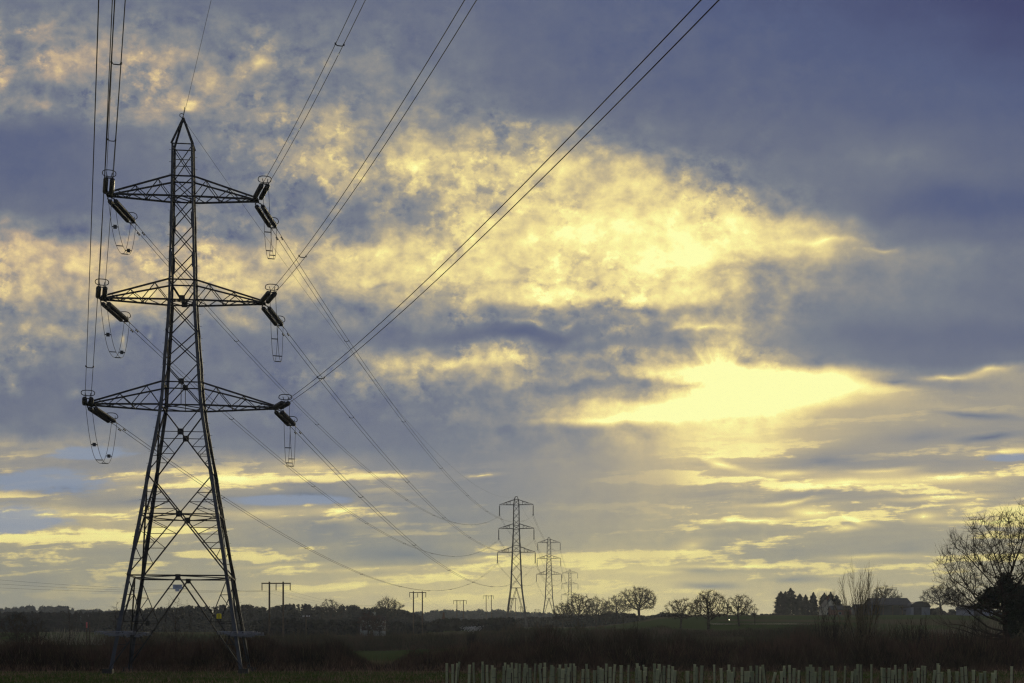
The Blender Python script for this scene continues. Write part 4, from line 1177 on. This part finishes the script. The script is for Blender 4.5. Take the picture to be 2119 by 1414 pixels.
def thicket(name, top, Yc, depth, n, material, seed, wlo=.012, whi=.05, zfun=None, lean=.48, low=.0, fan=1.0, bush=1.9):
    """dense twiggy hedge: tapering twigs leaving the ground or other twigs, heights from the photo outline"""
    rng = np.random.default_rng(seed)
    xs = np.array([a for a, _ in top], float); ys = np.array([b for _, b in top], float)
    px = rng.uniform(xs[0], xs[-1], n)
    Y = Yc + rng.normal(0, depth / 2.6, n).clip(-depth / 2, depth / 2)
    x = (px - CX) / FOC * Yc
    zt = EYE + (HY - np.interp(px, xs, ys)) / FOC * Yc
    g0 = ground_z(x, Y)
    # single bushes: twigs lean out from the middle of the bush they belong to
    bw = bush
    ib = np.floor(x / bw).astype(int); lut = np.random.default_rng(seed + 900).uniform(0, 1, (4096, 3))
    q3 = lut[ib % 4096]; bx = (ib + .3 + .4 * q3[:, 0]) * bw; off = (x - bx) / bw
    clump = (.74 + .34 * q3[:, 1]) * (1 - .55 * off ** 2) + rng.normal(0, .05, n)
    hh = np.maximum((zt - g0) * np.minimum(clump, 1.1), .35) * (1 - .55 * np.abs(Y - Yc) / (depth / 2 + .01) * .5)
    f0 = np.where(rng.random(n) < .35, 0, rng.random(n) ** .8 * .82)
    ln = np.minimum(rng.uniform(.25, .6, n), 1 - f0) * hh * (1 + .12 * rng.normal(size=n)).clip(.6, 1.35)
    base = np.stack([x, Y, g0 - .03 + f0 * hh], 1)
    v = rng.normal(0, lean, (n, 3)); v[:, 2] = 1; v[:, 0] += off * .9
    v[:, :2] *= (fan * (1.25 - f0))[:, None]
    v /= np.linalg.norm(v, axis=1, keepdims=True)
    tip = base + v * ln[:, None]
    w = rng.uniform(wlo, whi, n) * np.where(f0 > .55, .45, 1.0)
    o = tri_mesh(name, base, tip, w, material, None, (0, 0, 0), rng)
    return tag(o, None, None, None, 'stuff')
# near hedge behind the pylon, gap near x 755-835 in the photo
thicket('hedge', [(-330,1306),(0,1312),(120,1311),(230,1308),(300,1316),(420,1312),(480,1302),(520,1298),(560,1304),(640,1304),(690,1311),(720,1325),(740,1342),(760,1358),(790,1366),(820,1366)], 116, 9, 52000, M['hedge'], 21, .02, .085)
thicket('hedge', [(790,1368),(815,1360),(835,1346),(858,1328),(900,1316),(960,1306),(1000,1298),(1050,1290),(1100,1288),(1160,1286),(1200,1292),(1300,1298),(1400,1302),(1500,1312),(1600,1306),(1660,1292),(1720,1288),(1800,1286),(1900,1286),(1990,1290),(2030,1306),(2119,1302),(2460,1300)], 117, 10, 64000, M['hedge'], 22, .02, .085)
thicket('scrub', [(500,1303),(640,1300),(760,1301),(860,1303),(960,1300),(1060,1292),(1130,1288),(1250,1290),(1400,1296)], 255, 12, 26000, M['hedge2'], 23, .04, .13)
thicket('scrub', [(1200,1290),(1400,1292),(1480,1300),(1560,1297),(1640,1286),(1760,1282),(1860,1282),(2000,1286),(2250,1286)], 165, 14, 26000, M['hedge2'], 24, .03, .10)
thicket('scrub', [(-300,1306),(0,1304),(100,1304),(170,1304),(230,1302),(330,1300),(520,1300)], 175, 8, 12000, M['hedge2'], 27, .03, .10)
thicket('scrub', [(1060,1284),(1100,1281),(1200,1283),(1300,1287),(1400,1294),(1460,1298),(1500,1299),(1560,1296),(1640,1291),(1700,1287),(1760,1283)], 262, 20, 16000, M['hedge2'], 41, .06, .2)
thicket('scrub', [(230,1300),(330,1297),(420,1300),(520,1298),(640,1296),(740,1299),(860,1297),(960,1296),(1060,1288)], 270, 20, 16000, M['hedge2'], 42, .06, .2)
# dead stems standing in front of the hedge and pale reeds in the fields behind
thicket('dead_stems', [(-330,1370),(0,1368),(200,1372),(420,1366),(560,1362),(760,1358),(900,1364),(1200,1370),(2119,1372),(2400,1370)], 108.5, 6, 9000, M['drygrass'], 25, .012, .03, lean=.16)
thicket('reeds', [(1470,1300),(1500,1296),(1560,1294),(1640,1292),(1690,1294)], 330, 8, 3500, M['reed'], 26, .06, .14, lean=.12)
thicket('reeds', [(1690,1284),(1760,1276),(1850,1272),(1960,1278),(2080,1284)], 215, 8, 2600, M['reed'], 28, .03, .08, lean=.12)
thicket('reeds', [(60,1302),(110,1294),(200,1294),(262,1298),(330,1304)], 300, 10, 2600, M['reed'], 29, .06, .14, lean=.12)
# paler and redder shoots standing out of the hedge
thicket('hedge_shoots', [(-330,1302),(230,1304),(420,1308),(560,1300),(700,1308),(770,1350),(840,1342),(900,1312),(1000,1294),(1150,1282),(1300,1292),(1500,1304),(1660,1284),(1800,1278),(1990,1284),(2119,1296),(2460,1296)], 111.6, 1.6, 7000, M['paletwig'], 51, .008, .02, lean=.22)
thicket('hedge_shoots', [(-330,1300),(230,1302),(420,1306),(560,1296),(700,1304),(770,1350),(840,1340),(900,1308),(1000,1290),(1150,1280),(1300,1288),(1500,1300),(1660,1282),(1800,1276),(1990,1280),(2119,1292),(2460,1292)], 112.4, 1.8, 9000, M['redtwig'], 52, .012, .03, lean=.3)
# grass on the near ground
def turf(name, x0, x1, y0, y1, n, hmin, hmax, wmin, wmax, material, seed, patch=None):
    rng = np.random.default_rng(seed)
    y = y0 + (y1 - y0) * rng.random(n); x = (x0 + (x1 - x0) * rng.random(n)) * y / 100
    if patch is not None:
        k = np.sin(x * .55 + np.sin(y * .4) * 1.7) + np.sin(y * .9 + x * .2) + rng.normal(0, .5, n)
        keep = k > patch; x, y = x[keep], y[keep]; n = len(x)
    b = np.stack([x, y, ground_z(x, y) - .02], 1)
    v = np.stack([rng.normal(0, .4, n), rng.normal(0, .4, n), np.ones(n)], 1)
    h = hmin + (hmax - hmin) * rng.random(n) ** 2
    o = tri_mesh(name, b, b + v * h[:, None], rng.uniform(wmin, wmax, n), material, None, (0, 0, 0), rng)
    return tag(o, None, None, None, 'stuff')
turf('grass', -46, 46, 68, 114, 52000, .06, .22, .03, .07, M['grass'], 31)
turf('dry_grass', -46, 46, 66, 114, 30000, .10, .48, .015, .04, M['drygrass'], 32, .35)
turf('dry_grass', -6, 46, 44, 84, 22000, .12, .42, .012, .035, M['drygrass'], 33, -.2)
# ------------------------------------------------------------------ tree shelters planted in rows
TUBES = [(680,672),(717,678),(740,662),(736,672),(815,680),(850,668),(897,662),(907,678),(935,682),(960,685),(975,700),(1032,688),(1045,668),(1055,680),(1075,698),(1092,668),(1118,705),(1120,672),(1133,675),(1160,698),(1170,672),(1190,680),(1205,700),(1228,674),(1265,672),(1277,680),(1292,695),(1300,668),(1322,682),(1345,692),(1383,680),(1388,700),(1402,705),(1425,676),(1437,698),(1455,674),(1480,674),(1482,690),(1525,708),(1558,676),(1570,708),(1605,715),(1627,688),(1647,698),(1662,705),(1674,674),(1700,694),(1718,678),(1770,684),(1815,682),(1868,700),(1885,672),(1880,690),(1895,715),(1920,695),(1925,720),(1935,680),(1980,674),(1985,705),(2000,705),(2022,676),(2037,688),(2065,682),(2067,705),(2090,690),(2100,715)]
TUBES = [(700 + a / 3.027, 1150 + b / 3.027) for a, b in TUBES]
T2_ = [(68,700),(110,660),(120,675),(147,668),(233,662),(280,683),(322,662),(318,695),(342,678),(352,705),(398,678),(418,702),(430,702),(458,670),(475,700),(488,668),(507,675),(545,662),(550,702),(641,713),(650,668),(660,685),(692,665),(712,683),(740,695),(798,675),(820,662),(842,705),(838,678),(871,678),(915,698),(952,668),(968,705),(1022,670),(1062,702),(1090,690),(1103,660),(1124,662),(1188,660),(1260,680),(1270,682),(1292,682),(1312,695),(1340,664),(1362,690),(1395,660),(1455,705),(1468,682),(1500,668),(1506,670),(1550,693),(1593,655),(1600,665),(1615,706),(1668,703),(1695,686),(1710,703),(1746,678),(1772,673),(1810,693),(1848,722),(1888,717),(1940,710),(1950,697),(2040,672)]
TUBES += [(1400 + a / 2.947, 1150 + b / 2.947) for a, b in T2_]
rg = random.Random(12)
protos = []
def shelter(r, H_):
    """square-ish twin-wall tube, flared open top, with its stake and ties"""
    m = MB(); n = 12; V = []; 
    prof = [(r, 0), (r, .3 * H_), (r, .7 * H_), (r * 1.0, H_ * .97), (r * 1.14, H_), (r * 1.02, H_), (r * .92, H_ * .97), (r * .92, 0)]
    for (rr, z) in prof:
        for k in range(n):
            t = 2 * math.pi * k / n; q = 1 + .06 * math.cos(4 * t)
            m.V.append(Vector((rr * q * math.cos(t), rr * q * math.sin(t), z)))
    for i in range(len(prof) - 1):
        for k in range(n): m.F.append((i * n + k, i * n + (k + 1) % n, (i + 1) * n + (k + 1) % n, (i + 1) * n + k))
    return m
LEANW = {-1: 'leaning left', 0: 'standing upright', 1: 'leaning right'}
mesh_cache = {}
for i, (px, py) in enumerate(TUBES):
    H_ = rg.choice((1.15, 1.2, 1.2, 1.25))
    Y = (EYE - H_) * FOC / (py - HY)
    Y = min(max(Y, 40), 82)
    x = (px - CX) / FOC * Y
    lean = rg.gauss(0, 1.8)
    if rg.random() < .2: lean *= 2.2
    r = rg.uniform(.040, .058)
    key = (round(r, 2), H_)
    row = 'front' if py > 1382 else ('middle' if py > 1375 else 'back')
    lab = {'front': 'pale green plastic tree shelter in the front row, top below the others',
           'middle': 'pale green plastic tree shelter in the middle rows before the dark hedge',
           'back': 'pale green plastic tree shelter in the back row, nearest the dark hedge'}[row]
    if abs(lean) > 3.4: lab = 'pale green tree shelter tilting %s in the %s row' % ('left' if lean < 0 else 'right', row)
    t = thing('tree_shelter', (x, Y, gz(x, Y) - .02), lab, 'tree shelter', 'tree shelters planted in rows')
    t.rotation_euler = (R(rg.gauss(0, 1.5)), R(lean), rg.uniform(0, 6.28))
    if rg.random() < 2: t.rotation_euler[2] = rg.uniform(-.4, .4)
    if key not in mesh_cache:
        a = shelter(key[0], H_).build('tube', M['tube'], None, (0, 0, 0), True)
        sm = MB(); sm.bar((key[0] + .022, .01, -.05), (key[0] + .022, .01, H_ * .86), .028, .028)
        b = sm.build('stake', M['wood'], None, (0, 0, 0))
        tm = MB()
        pts = [Vector((.01 + (key[0] + .016) * 1.15 * math.cos(q_), (key[0] + .012) * math.sin(q_), H_ * .72)) for q_ in np.linspace(0, 6.283, 11)[:-1]]
        tm.tube(pts, .005, 4, closed=True)
        c = tm.build('tie', M['black'], None, (0, 0, 0))
        mesh_cache[key] = [a, b, c]
        for o in (a, b, c): o.parent = t
    else:
        for o in mesh_cache[key]:
            c = o.copy(); COL.objects.link(c); c.parent = t

# ------------------------------------------------------------------ wooden twin-pole line
def pole_pair(pxs, ytop, arm, Y, label, ybase, ycross=None, legs=(True, True)):
    x0 = (pxs[0] - CX) / FOC * Y; x1 = (pxs[1] - CX) / FOC * Y
    zt = EYE + (HY - ytop) / FOC * Y; zc = EYE + (HY - (ycross or ytop + 2)) / FOC * Y
    root = thing('pole_pair', ((x0 + x1) / 2, Y, gz((x0 + x1) / 2, Y)), label, 'utility pole', 'wooden twin-pole line')
    for x in (x0, x1):
        m = MB(); m.tube([(x, Y, gz(x, Y) - .3), (x, Y, zt)], [.20, .15], 8); m.build('pole', M['wood'], root, smooth=False)
    a0 = (arm[0] - CX) / FOC * Y; a1 = (arm[1] - CX) / FOC * Y
    m = MB(); m.bar((a0, Y - .24, zc), (a1, Y - .24, zc), .16, .20); m.build('cross_beam', M['wood'], root)
    ends = []
    for xx in (a0 + .1, (a0 + a1) / 2, a1 - .1):
        m = MB(); pts = []; rr = []
        for k in range(9):
            z = zc - .15 - k * .13; pts += [(xx, Y - .24, z), (xx, Y - .24, z - .03), (xx, Y - .24, z - .09)]; rr += [.04, .11, .10]
        m.tube(pts, rr, 7); m.bar((xx, Y - .24, zc), (xx, Y - .24, zc - .2), .05); m.build('insulator', M['glaze'], root)
        ends.append(Vector((xx, Y - .24, zc - 1.36)))
    return ends
E_ = []
E_.append(pole_pair((557.5, 586), 1204, (541.5, 602), 262, 'tallest wooden twin-pole structure, nearest pylon on its left', 1300, 1207.5))
E_.append(pole_pair((855.5, 874), 1224, (847, 882), 390, 'second wooden twin-pole structure, standing right of the rounded oak', 1296, 1226.5))
E_.append(pole_pair((945.5, 959), 1242, (938, 966), 552, 'wooden twin-pole structure with the lowest crossbeam, before the misty wood', 1300, 1243.5))
E_.append(pole_pair((1006, 1016.8), 1232, (999.5, 1021.5), 668, 'wooden twin-pole structure just left of the tallest far pylon', 1290, 1233.5))
E_.append(pole_pair((1057.5, 1066.5), 1237, (1052, 1070), 815, 'small wooden twin-pole structure standing between the legs of the tallest far pylon', 1280, 1238.6))
E_.append(pole_pair((1077, 1085), 1255, (1073, 1090), 900, 'tiny twin-pole structure just right of the tallest far pylon legs', 1280, 1256.3))
E_.append(pole_pair((1108, 1115), 1261, (1105, 1118), 1000, 'tiny faint twin-pole structure before the middle far pylon', 1280, 1262.2))
W0 = [Vector((-62 + k * 2.4, 150, 11.2 + k * .55)) for k in range(3)]
names_ = ['the tallest pole pair and the left edge', 'the tallest and second pole pairs', 'the second and third pole pairs', 'the third and fourth pole pairs', 'the pole pairs beside the far pylon', 'the tiny pole pairs by the far pylon', 'the last two tiny pole pairs']
chain = [W0] + E_
W0y = [1203, 1212, 1220.5]
for k in range(3):
    Y = 200.0; W0[k] = at(-60, W0y[2 - k] - 9, Y) if False else at(-40 - 4 * k, W0y[k] - 6, 200 + 2 * k)
POS3 = ['left', 'middle', 'right']
for i in range(len(chain) - 1):
    for k in range(3):
        a, b = chain[i][k], chain[i + 1][k]
        m = MB(); m.tube(span(a, b, (.55 if i == 0 else 2.6 if i < 3 else 3.5), 30), .011 if i < 2 else .014, 4)
        o = m.build('overhead_wire', M['wire'], None, a, True)
        tag(o, 'thin %s wire of three strung between %s' % (POS3[k], names_[i]), 'overhead wire', 'three-wire line on wooden poles')

# little service pole with pale insulators, marker posts, lamp
def small_pole():
    p = at(633.5, 1276, 300); x, Y, zt = p
    root = thing('service_pole', (x, Y, gz(x, Y)), 'short pole with pale insulators before the dark wood', 'utility pole')
    m = MB(); m.tube([(x, Y, gz(x, Y) - .2), (x, Y, zt)], [.14, .10], 7); m.build('pole', M['wood'], root)
    m = MB(); m.bar((x - .75, Y, zt - .1), (x + .75, Y, zt - .1), .09); m.build('cross_beam', M['wood'], root)
    for dx_ in (-.68, -.45, .1, .35, .68):
        m = MB(); m.tube([(x + dx_, Y, zt - .05), (x + dx_, Y, zt + .08), (x + dx_, Y, zt + .2)], [.05, .11, .06], 6); m.build('insulator', M['plate'], root)
small_pole()
def post(px, ytop, Y, label, top_mat=None, h=None, r=.07):
    p = at(px, ytop, Y); g0 = gz(p.x, Y)
    root = thing('marker_post', (p.x, Y, g0), label, 'post')
    m = MB(); m.tube([(p.x, Y, g0 - .2), (p.x, Y, p.z)], [r * 1.1, r], 7); m.build('post', M['wood'], root)
    if top_mat:
        m = MB(); m.tube([(p.x, Y, p.z - .75), (p.x, Y, p.z + .02)], [r * 1.5, r * 1.5], 7); m.build('tape', top_mat, root)
post(179.5, 1288, 190, 'wooden post wrapped with pink tape at its top, left of the nearest pylon', M['pink'])
post(185.5, 1287, 196, 'plain thin dark post beside the pink-topped post', None)
def lamp_post():
    p = at(1509, 1283, 372); g0 = gz(p.x, p.y)
    root = thing('lamp_post', (p.x, p.y, g0), 'small post with a bright lit lamp among the field trees', 'lamp')
    m = MB(); m.tube([(p.x, p.y, g0), (p.x, p.y, p.z - .12)], [.06, .05], 7); m.build('pole', M['plate'], root)
    m = MB(); m.tube([(p.x, p.y, p.z - .14), (p.x, p.y, p.z - .05), (p.x, p.y, p.z + .02), (p.x, p.y, p.z + .08)], [.05, .085, .085, .04], 9); m.build('lamp_head', M['lamp'], root)
lamp_post()
q_ = at(1505, 1250, 376)
root = thing('dark_pole', (q_.x, q_.y, gz(q_.x, q_.y)), 'bare dark pole beside the lit lamp among the field trees', 'pole')
m = MB(); m.tube([(q_.x, q_.y, gz(q_.x, q_.y) - .2), (q_.x, q_.y, q_.z)], [.17, .13], 7); m.build('shaft', M['wood'], root)
m = MB(); m.bar((q_.x - .4, q_.y, q_.z - .5), (q_.x + .4, q_.y, q_.z - .5), .1); m.build('cross_beam', M['wood'], root)

# ------------------------------------------------------------------ buildings
def house(name, px0, px1, yeave, yridge, Y, depth, wallm, roofm, label, cat, ybase, gable_end=False, windows=(), door=None, chim=(), group=None, wm=None):
    x0 = (px0 - CX) / FOC * Y; x1 = (px1 - CX) / FOC * Y
    ze = EYE + (HY - yeave) / FOC * Y; zr = EYE + (HY - yridge) / FOC * Y
    zb = min(gz((x0 + x1) / 2, Y), EYE + (HY - ybase) / FOC * Y) - .3
    root = thing(name, ((x0 + x1) / 2, Y, zb), label, cat, group)
    w = MB(); o = .25
    if gable_end:       # gable faces the viewer, ridge runs away
        xm = (x0 + x1) / 2
        w.slab([(x0, Y, zb), (x1, Y, zb), (x1, Y, ze), (xm, Y, zr), (x0, Y, ze)], (0, depth, 0)); w.build('wall', wallm, root)
        r = MB()
        for sx, xa in ((-1, x0), (1, x1)):
            sl = (zr - ze) / abs(xm - xa)
            r.slab([(xa + sx * o, Y - .2, ze - sl * o + .06), (xm, Y - .2, zr + .06), (xm, Y + depth + .2, zr + .06), (xa + sx * o, Y + depth + .2, ze - sl * o + .06)], (0, 0, .16))
        ro = r.build('roof', roofm, root)
    else:
        ym = Y + depth / 2
        w.slab([(x0, Y, zb), (x0, Y + depth, zb), (x0, Y + depth, ze), (x0, ym, zr), (x0, Y, ze)], (x1 - x0, 0, 0)); w.build('wall', wallm, root)
        r = MB(); sl = (zr - ze) / (depth / 2)
        r.slab([(x0 - o, Y - o, ze - sl * o + .05), (x1 + o, Y - o, ze - sl * o + .05), (x1 + o, ym, zr + .05), (x0 - o, ym, zr + .05)], (0, 0, .15))
        r.slab([(x0 - o, Y + depth + o, ze - sl * o + .05), (x0 - o, ym, zr + .05), (x1 + o, ym, zr + .05), (x1 + o, Y + depth + o, ze - sl * o + .05)], (0, 0, .15))
        ro = r.build('roof', roofm, root)
    for cx_ in chim:
        xx = lerp(x0, x1, cx_); m = MB(); m.box((xx, Y + depth / 2, zr + .35), .7, .7, 1.5); m.box((xx, Y + depth / 2, zr + 1.15), .82, .82, .12); m.build('chimney', M['brick'] if wallm is not M['render_'] else M['render_'], ro)
    for (fx, fz, sw, sh) in windows:
        xx = lerp(x0, x1, fx); zz = lerp(zb + .3, ze, fz); m = MB()
        m.box((xx, Y - .02, zz), sw + .14, .12, sh + .14); fo = m.build('window', M['render_'] if wallm is not M['render_'] else M['wood'], root)
        m = MB(); m.box((xx, Y - .06, zz), sw, .06, sh); m.build('pane', M['glass'], fo)
    if door:
        xx = lerp(x0, x1, door[0]); m = MB(); m.box((xx, Y - .04, zb + .3 + door[2] / 2), door[1], .1, door[2]); m.build('door', M['wood'], root)
    return root
house('house', 745, 794, 1284, 1276, 395, 6, M['render_'], M['roof'], 'low white house behind reddish trees below the left wood', 'house', 1298,
      windows=[(.15, .5, .8, .8), (.38, .5, .8, .8), (.62, .5, .8, .8), (.85, .5, .8, .8)], door=(.5, .9, 1.7), chim=(.55,))
house('farmhouse', 1706, 1733, 1257, 1241, 470, 9, M['stone'], M['roof'], 'stone farmhouse with a pointed gable facing the field', 'house', 1277, True,
      windows=[(.5, .55, .9, 1.0), (.3, .3, .8, .9), (.72, .3, .8, .9)], door=(.55, .9, 2), chim=(.5,))
house('outhouse', 1722, 1762, 1262, 1254, 462, 6, M['brick'], M['roof'], 'low brick outhouse attached right of the stone farmhouse', 'outbuilding', 1277, windows=[(.4, .5, .8, .7)], door=(.7, .9, 1.8))
house('shed', 1772, 1808, 1258, 1251, 500, 7, M['sheet'], M['sheet'], 'low dark shed between the farmhouse and the big barn', 'shed', 1275, door=(.5, 1.6, 1.9))
def barn():
    Y = 480; px0, px1 = 1806, 1886
    x0 = (px0 - CX) / FOC * Y; x1 = (px1 - CX) / FOC * Y; Z = lambda y: EYE + (HY - y) / FOC * Y
    zb = gz((x0 + x1) / 2, Y) - .3; D = 12
    root = thing('barn', ((x0 + x1) / 2, Y, zb), 'large dark open-fronted barn with a sloping sheet roof', 'barn')
    w = MB(); w.slab([(x0, Y + .3, zb), (x0, Y + D, zb), (x0, Y + D, Z(1252)), (x0, Y + D / 2, Z(1239)), (x0, Y + .3, Z(1252))], (.2, 0, 0))
    w.slab([(x1 - .2, Y + .3, zb), (x1 - .2, Y + D, zb), (x1 - .2, Y + D, Z(1252)), (x1 - .2, Y + D / 2, Z(1239)), (x1 - .2, Y + .3, Z(1252))], (.2, 0, 0))
    w.box(((x0 + x1) / 2, Y + D, (zb + Z(1252)) / 2), x1 - x0, .2, Z(1252) - zb); w.build('wall', M['sheet'], root)
    r = MB(); r.slab([(x0 - .3, Y - .4, Z(1253)), (x1 + .5, Y - .4, Z(1253)), (x1 + .2, Y + D / 2, Z(1237.5)), (x0 - .3, Y + D / 2, Z(1237.5))], (0, 0, .18))
    r.slab([(x0 - .3, Y + D + .4, Z(1253)), (x0 - .3, Y + D / 2, Z(1237.5)), (x1 + .2, Y + D / 2, Z(1237.5)), (x1 + .5, Y + D + .4, Z(1253))], (0, 0, .18)); r.build('roof', M['roof'], root)
    for f in (0.02, .27, .52, .77, .98):
        m = MB(); m.bar((lerp(x0, x1, f), Y, zb), (lerp(x0, x1, f), Y, Z(1253)), .25); m.build('post', M['wood'], root)
    m = MB(); m.box(((x0 + x1) / 2 + 1, Y + .45, zb + 1.0), (x1 - x0) * .8, .12, 2.0); m.build('front_panel', M['sheet'], root)
barn()
def arched(px0, px1, yspring, ytop, Y, label, ybase):
    x0 = (px0 - CX) / FOC * Y; x1 = (px1 - CX) / FOC * Y; Z = lambda y: EYE + (HY - y) / FOC * Y
    zb = gz((x0 + x1) / 2, Y) - .3; xm = (x0 + x1) / 2
    root = thing('barn', (xm, Y, zb), label, 'barn')
    w = MB(); w.slab([(x0 + .2, Y, zb), (x1 - .2, Y, zb), (x1 - .2, Y, Z(yspring)), (x0 + .2, Y, Z(yspring))], (0, 14, 0)); w.build('wall', M['palesheet'], root)
    arc = [(lerp(x0, x1, .5 - .5 * math.cos(t)), Z(yspring) + (Z(ytop) - Z(yspring)) * math.sin(t)) for t in np.linspace(0, math.pi, 17)]
    r = MB(); r.slab([(a, Y - .25, b + .02) for a, b in arc], (0, 14.5, 0)); r.build('roof', M['sheet'], root)
    m = MB(); m.box((lerp(x0, x1, .35), Y - .05, zb + 1.5), 2.6, .12, 2.9); m.build('door', M['sheet'], root)
arched(1884, 1926, 1257, 1244.5, 474, 'curved-roof barn with pale walls right of the big dark barn', 1270)
arched(2006, 2056, 1260, 1248, 440, 'bluish curved-roof barn partly behind the ivy-covered tree', 1272)
# ------------------------------------------------------------------ air
hz = MB(); hz.box((0, 2860, 29), 16200, 6360, 62)
haze = hz.build('haze', M['plate'], None, (0, 0, 0)); tag(haze, kind='stuff')
hm = bpy.data.materials.new('thin_haze'); hm.use_nodes = True
t = hm.node_tree; t.nodes.clear()
out = t.nodes.new('ShaderNodeOutputMaterial'); vp = t.nodes.new('ShaderNodeVolumePrincipled')
vp.inputs['Color'].default_value = (.76, .84, 1.0, 1); vp.inputs['Density'].default_value = .00012; vp.inputs['Anisotropy'].default_value = .55
t.links.new(vp.outputs[0], out.inputs['Volume'])
haze.data.materials.clear(); haze.data.materials.append(hm)
